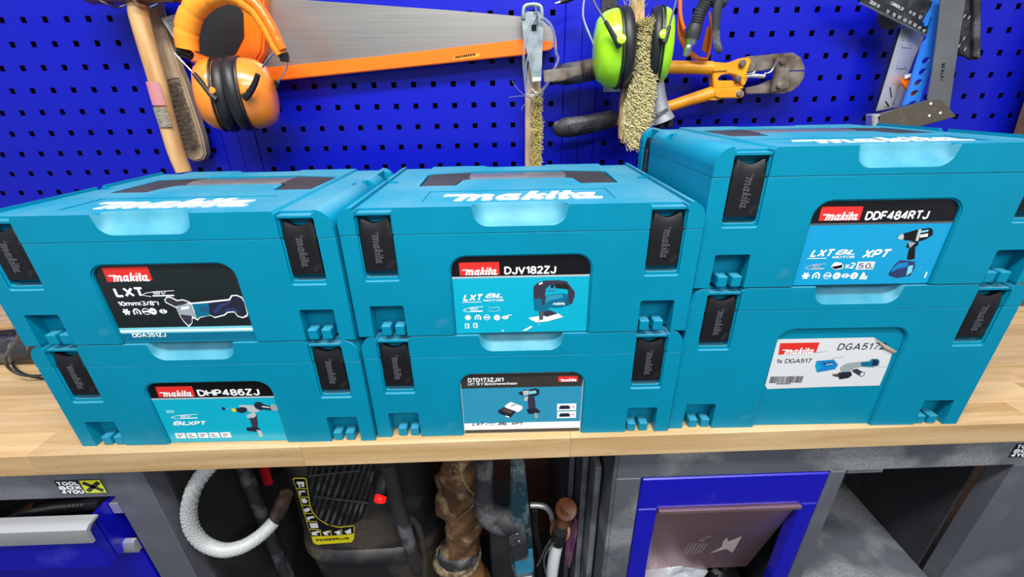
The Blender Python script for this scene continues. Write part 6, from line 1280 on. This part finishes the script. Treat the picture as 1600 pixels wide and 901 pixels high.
bm = NB(); plate(bm, [(0.0085,-0.4400,0.5524),(0.0353,-0.4400,0.5556),(0.0382,-0.4400,0.4524),(0.0140,-0.4400,0.4540)], .02); shade_obj('pink_end', bm, 'paper_tag', t, .002)
rod(t, 'lower_pole', [((0.0254,-0.4300,0.4576)), (.02, -.42, .01)], .012, 'tube_black', 0, 12)
bm = NB(); box(bm, -.045, .005, -.33, -.24, 0, .56, bev=.003); tag(obj('metal_box', bm, 'inner_dark', smooth=None, origin=(-.04, -.28, 0)), 'dark metal box standing behind the blue pole tool', 'box')
# child's bike handlebar: white tube, brown grip
t = thing('scooter', (.09, -.35, 0), 'white tubular scooter stem with a brown handle grip and chrome bar', 'scooter')
rod(t, 'stem', [(0.0846,-0.4000,0.5758), (0.0794,-0.4000,0.5298), (0.0756,-0.4000,0.4731), (.07, -.38, .02)], [.0115, .0115, .0115, .0115], 'white_tube', 0, 18)
rod(t, 'collar', [(0.0891,-0.4000,0.6052),(0.0871,-0.4000,0.5906),(0.0853,-0.4000,0.5757)], [.0135, .0138, .0135], 'rubber', 0, 18)
rod(t, 'grip', [(0.1023,-0.3850,0.6418),(0.0976,-0.3850,0.6206),(0.0916,-0.3850,0.5879)], [.0125, .012, .0125], 'leather_dark', 0, 16)
for q in ((0.1010,-0.3840,0.6398), (0.0912,-0.3880,0.5883)):
    bm = NB(); lathe(bm, [(.010, -.004), (.019, -.003), (.0205, 0), (.019, .004), (.010, .006)], mtx(q, (-.25, -.5, .8)), 20); obj('grip_flange', bm, 'copper_grip', t, smooth=50)
rod(t, 'chrome_bar', [(0.0374,-0.3600,0.6234),(0.0501,-0.3600,0.6227),(0.0655,-0.3600,0.6172),(0.0760,-0.3600,0.6000),(0.0805,-0.3600,0.5732),(0.0810,-0.3600,0.5499)], .0055, 'alu', 3, 12)
rod(t, 'black_fork', [(0.0456,-0.3700,0.6183),(0.0471,-0.3700,0.5657),(0.0555,-0.3700,0.5098),(0.0584,-0.3700,0.4849),(0.0596,-0.3700,0.3793)], .006, 'rubber', 3, 10)
rod(t, 'brake_cable', [(0.0732,-0.4000,0.5839),(0.0624,-0.4000,0.5581),(0.0552,-0.4000,0.5313),(0.0477,-0.4000,0.5078)], .0018, 'steel_dark', 3, 6)
rod(t, 'brake_cable', [(0.0769,-0.4100,0.5870),(0.0662,-0.4100,0.5690),(0.0592,-0.4100,0.5387),(0.0651,-0.4100,0.4903)], .0018, 'steel_dark', 3, 6)
t = thing('pink_rag', (.12, -.33, 0), 'faded pink rag hanging beside the brown scooter grip', 'rag')
bm = NB(); G = []
for i in range(9):
    f = i/8; row = []
    A = Vector((0.1110,-0.3700,0.5888)).lerp(Vector((0.1054,-0.3700,0.4523)), f); B = Vector((0.1327,-0.3700,0.5914)).lerp(Vector((0.1200,-0.3700,0.4643)), f)
    for j in range(11):
        g = j/10; row.append(bm.verts.new(A.lerp(B, g) + Vector((0, .006*math.sin(g*14+f*2), .004*math.sin(g*9)*(f)))))
    G.append(row)
for i in range(8):
    for j in range(10): bm.faces.new((G[i][j], G[i][j+1], G[i+1][j+1], G[i+1][j]))
bmesh.ops.solidify(bm, geom=bm.faces[:], thickness=.0015); obj('cloth', bm, 'pink_rag', t, smooth=60)
t = thing('dusty_boards', (.13, -.2, 0), 'dusty grey boards standing on edge against the side of the base cabinet', 'boards')
for k, (x, y0, y1, h) in enumerate(((.118, -.33, -.02, .80), (.131, -.38, -.03, .82), (.143, -.42, -.02, .78))):
    bm = NB(); box(bm, x-.005, x+.005, y0, y1, 0, h, bev=.001); obj('board', bm, ('frame_grey', 'steel_grey', 'steel_grey')[k], t, smooth=None)
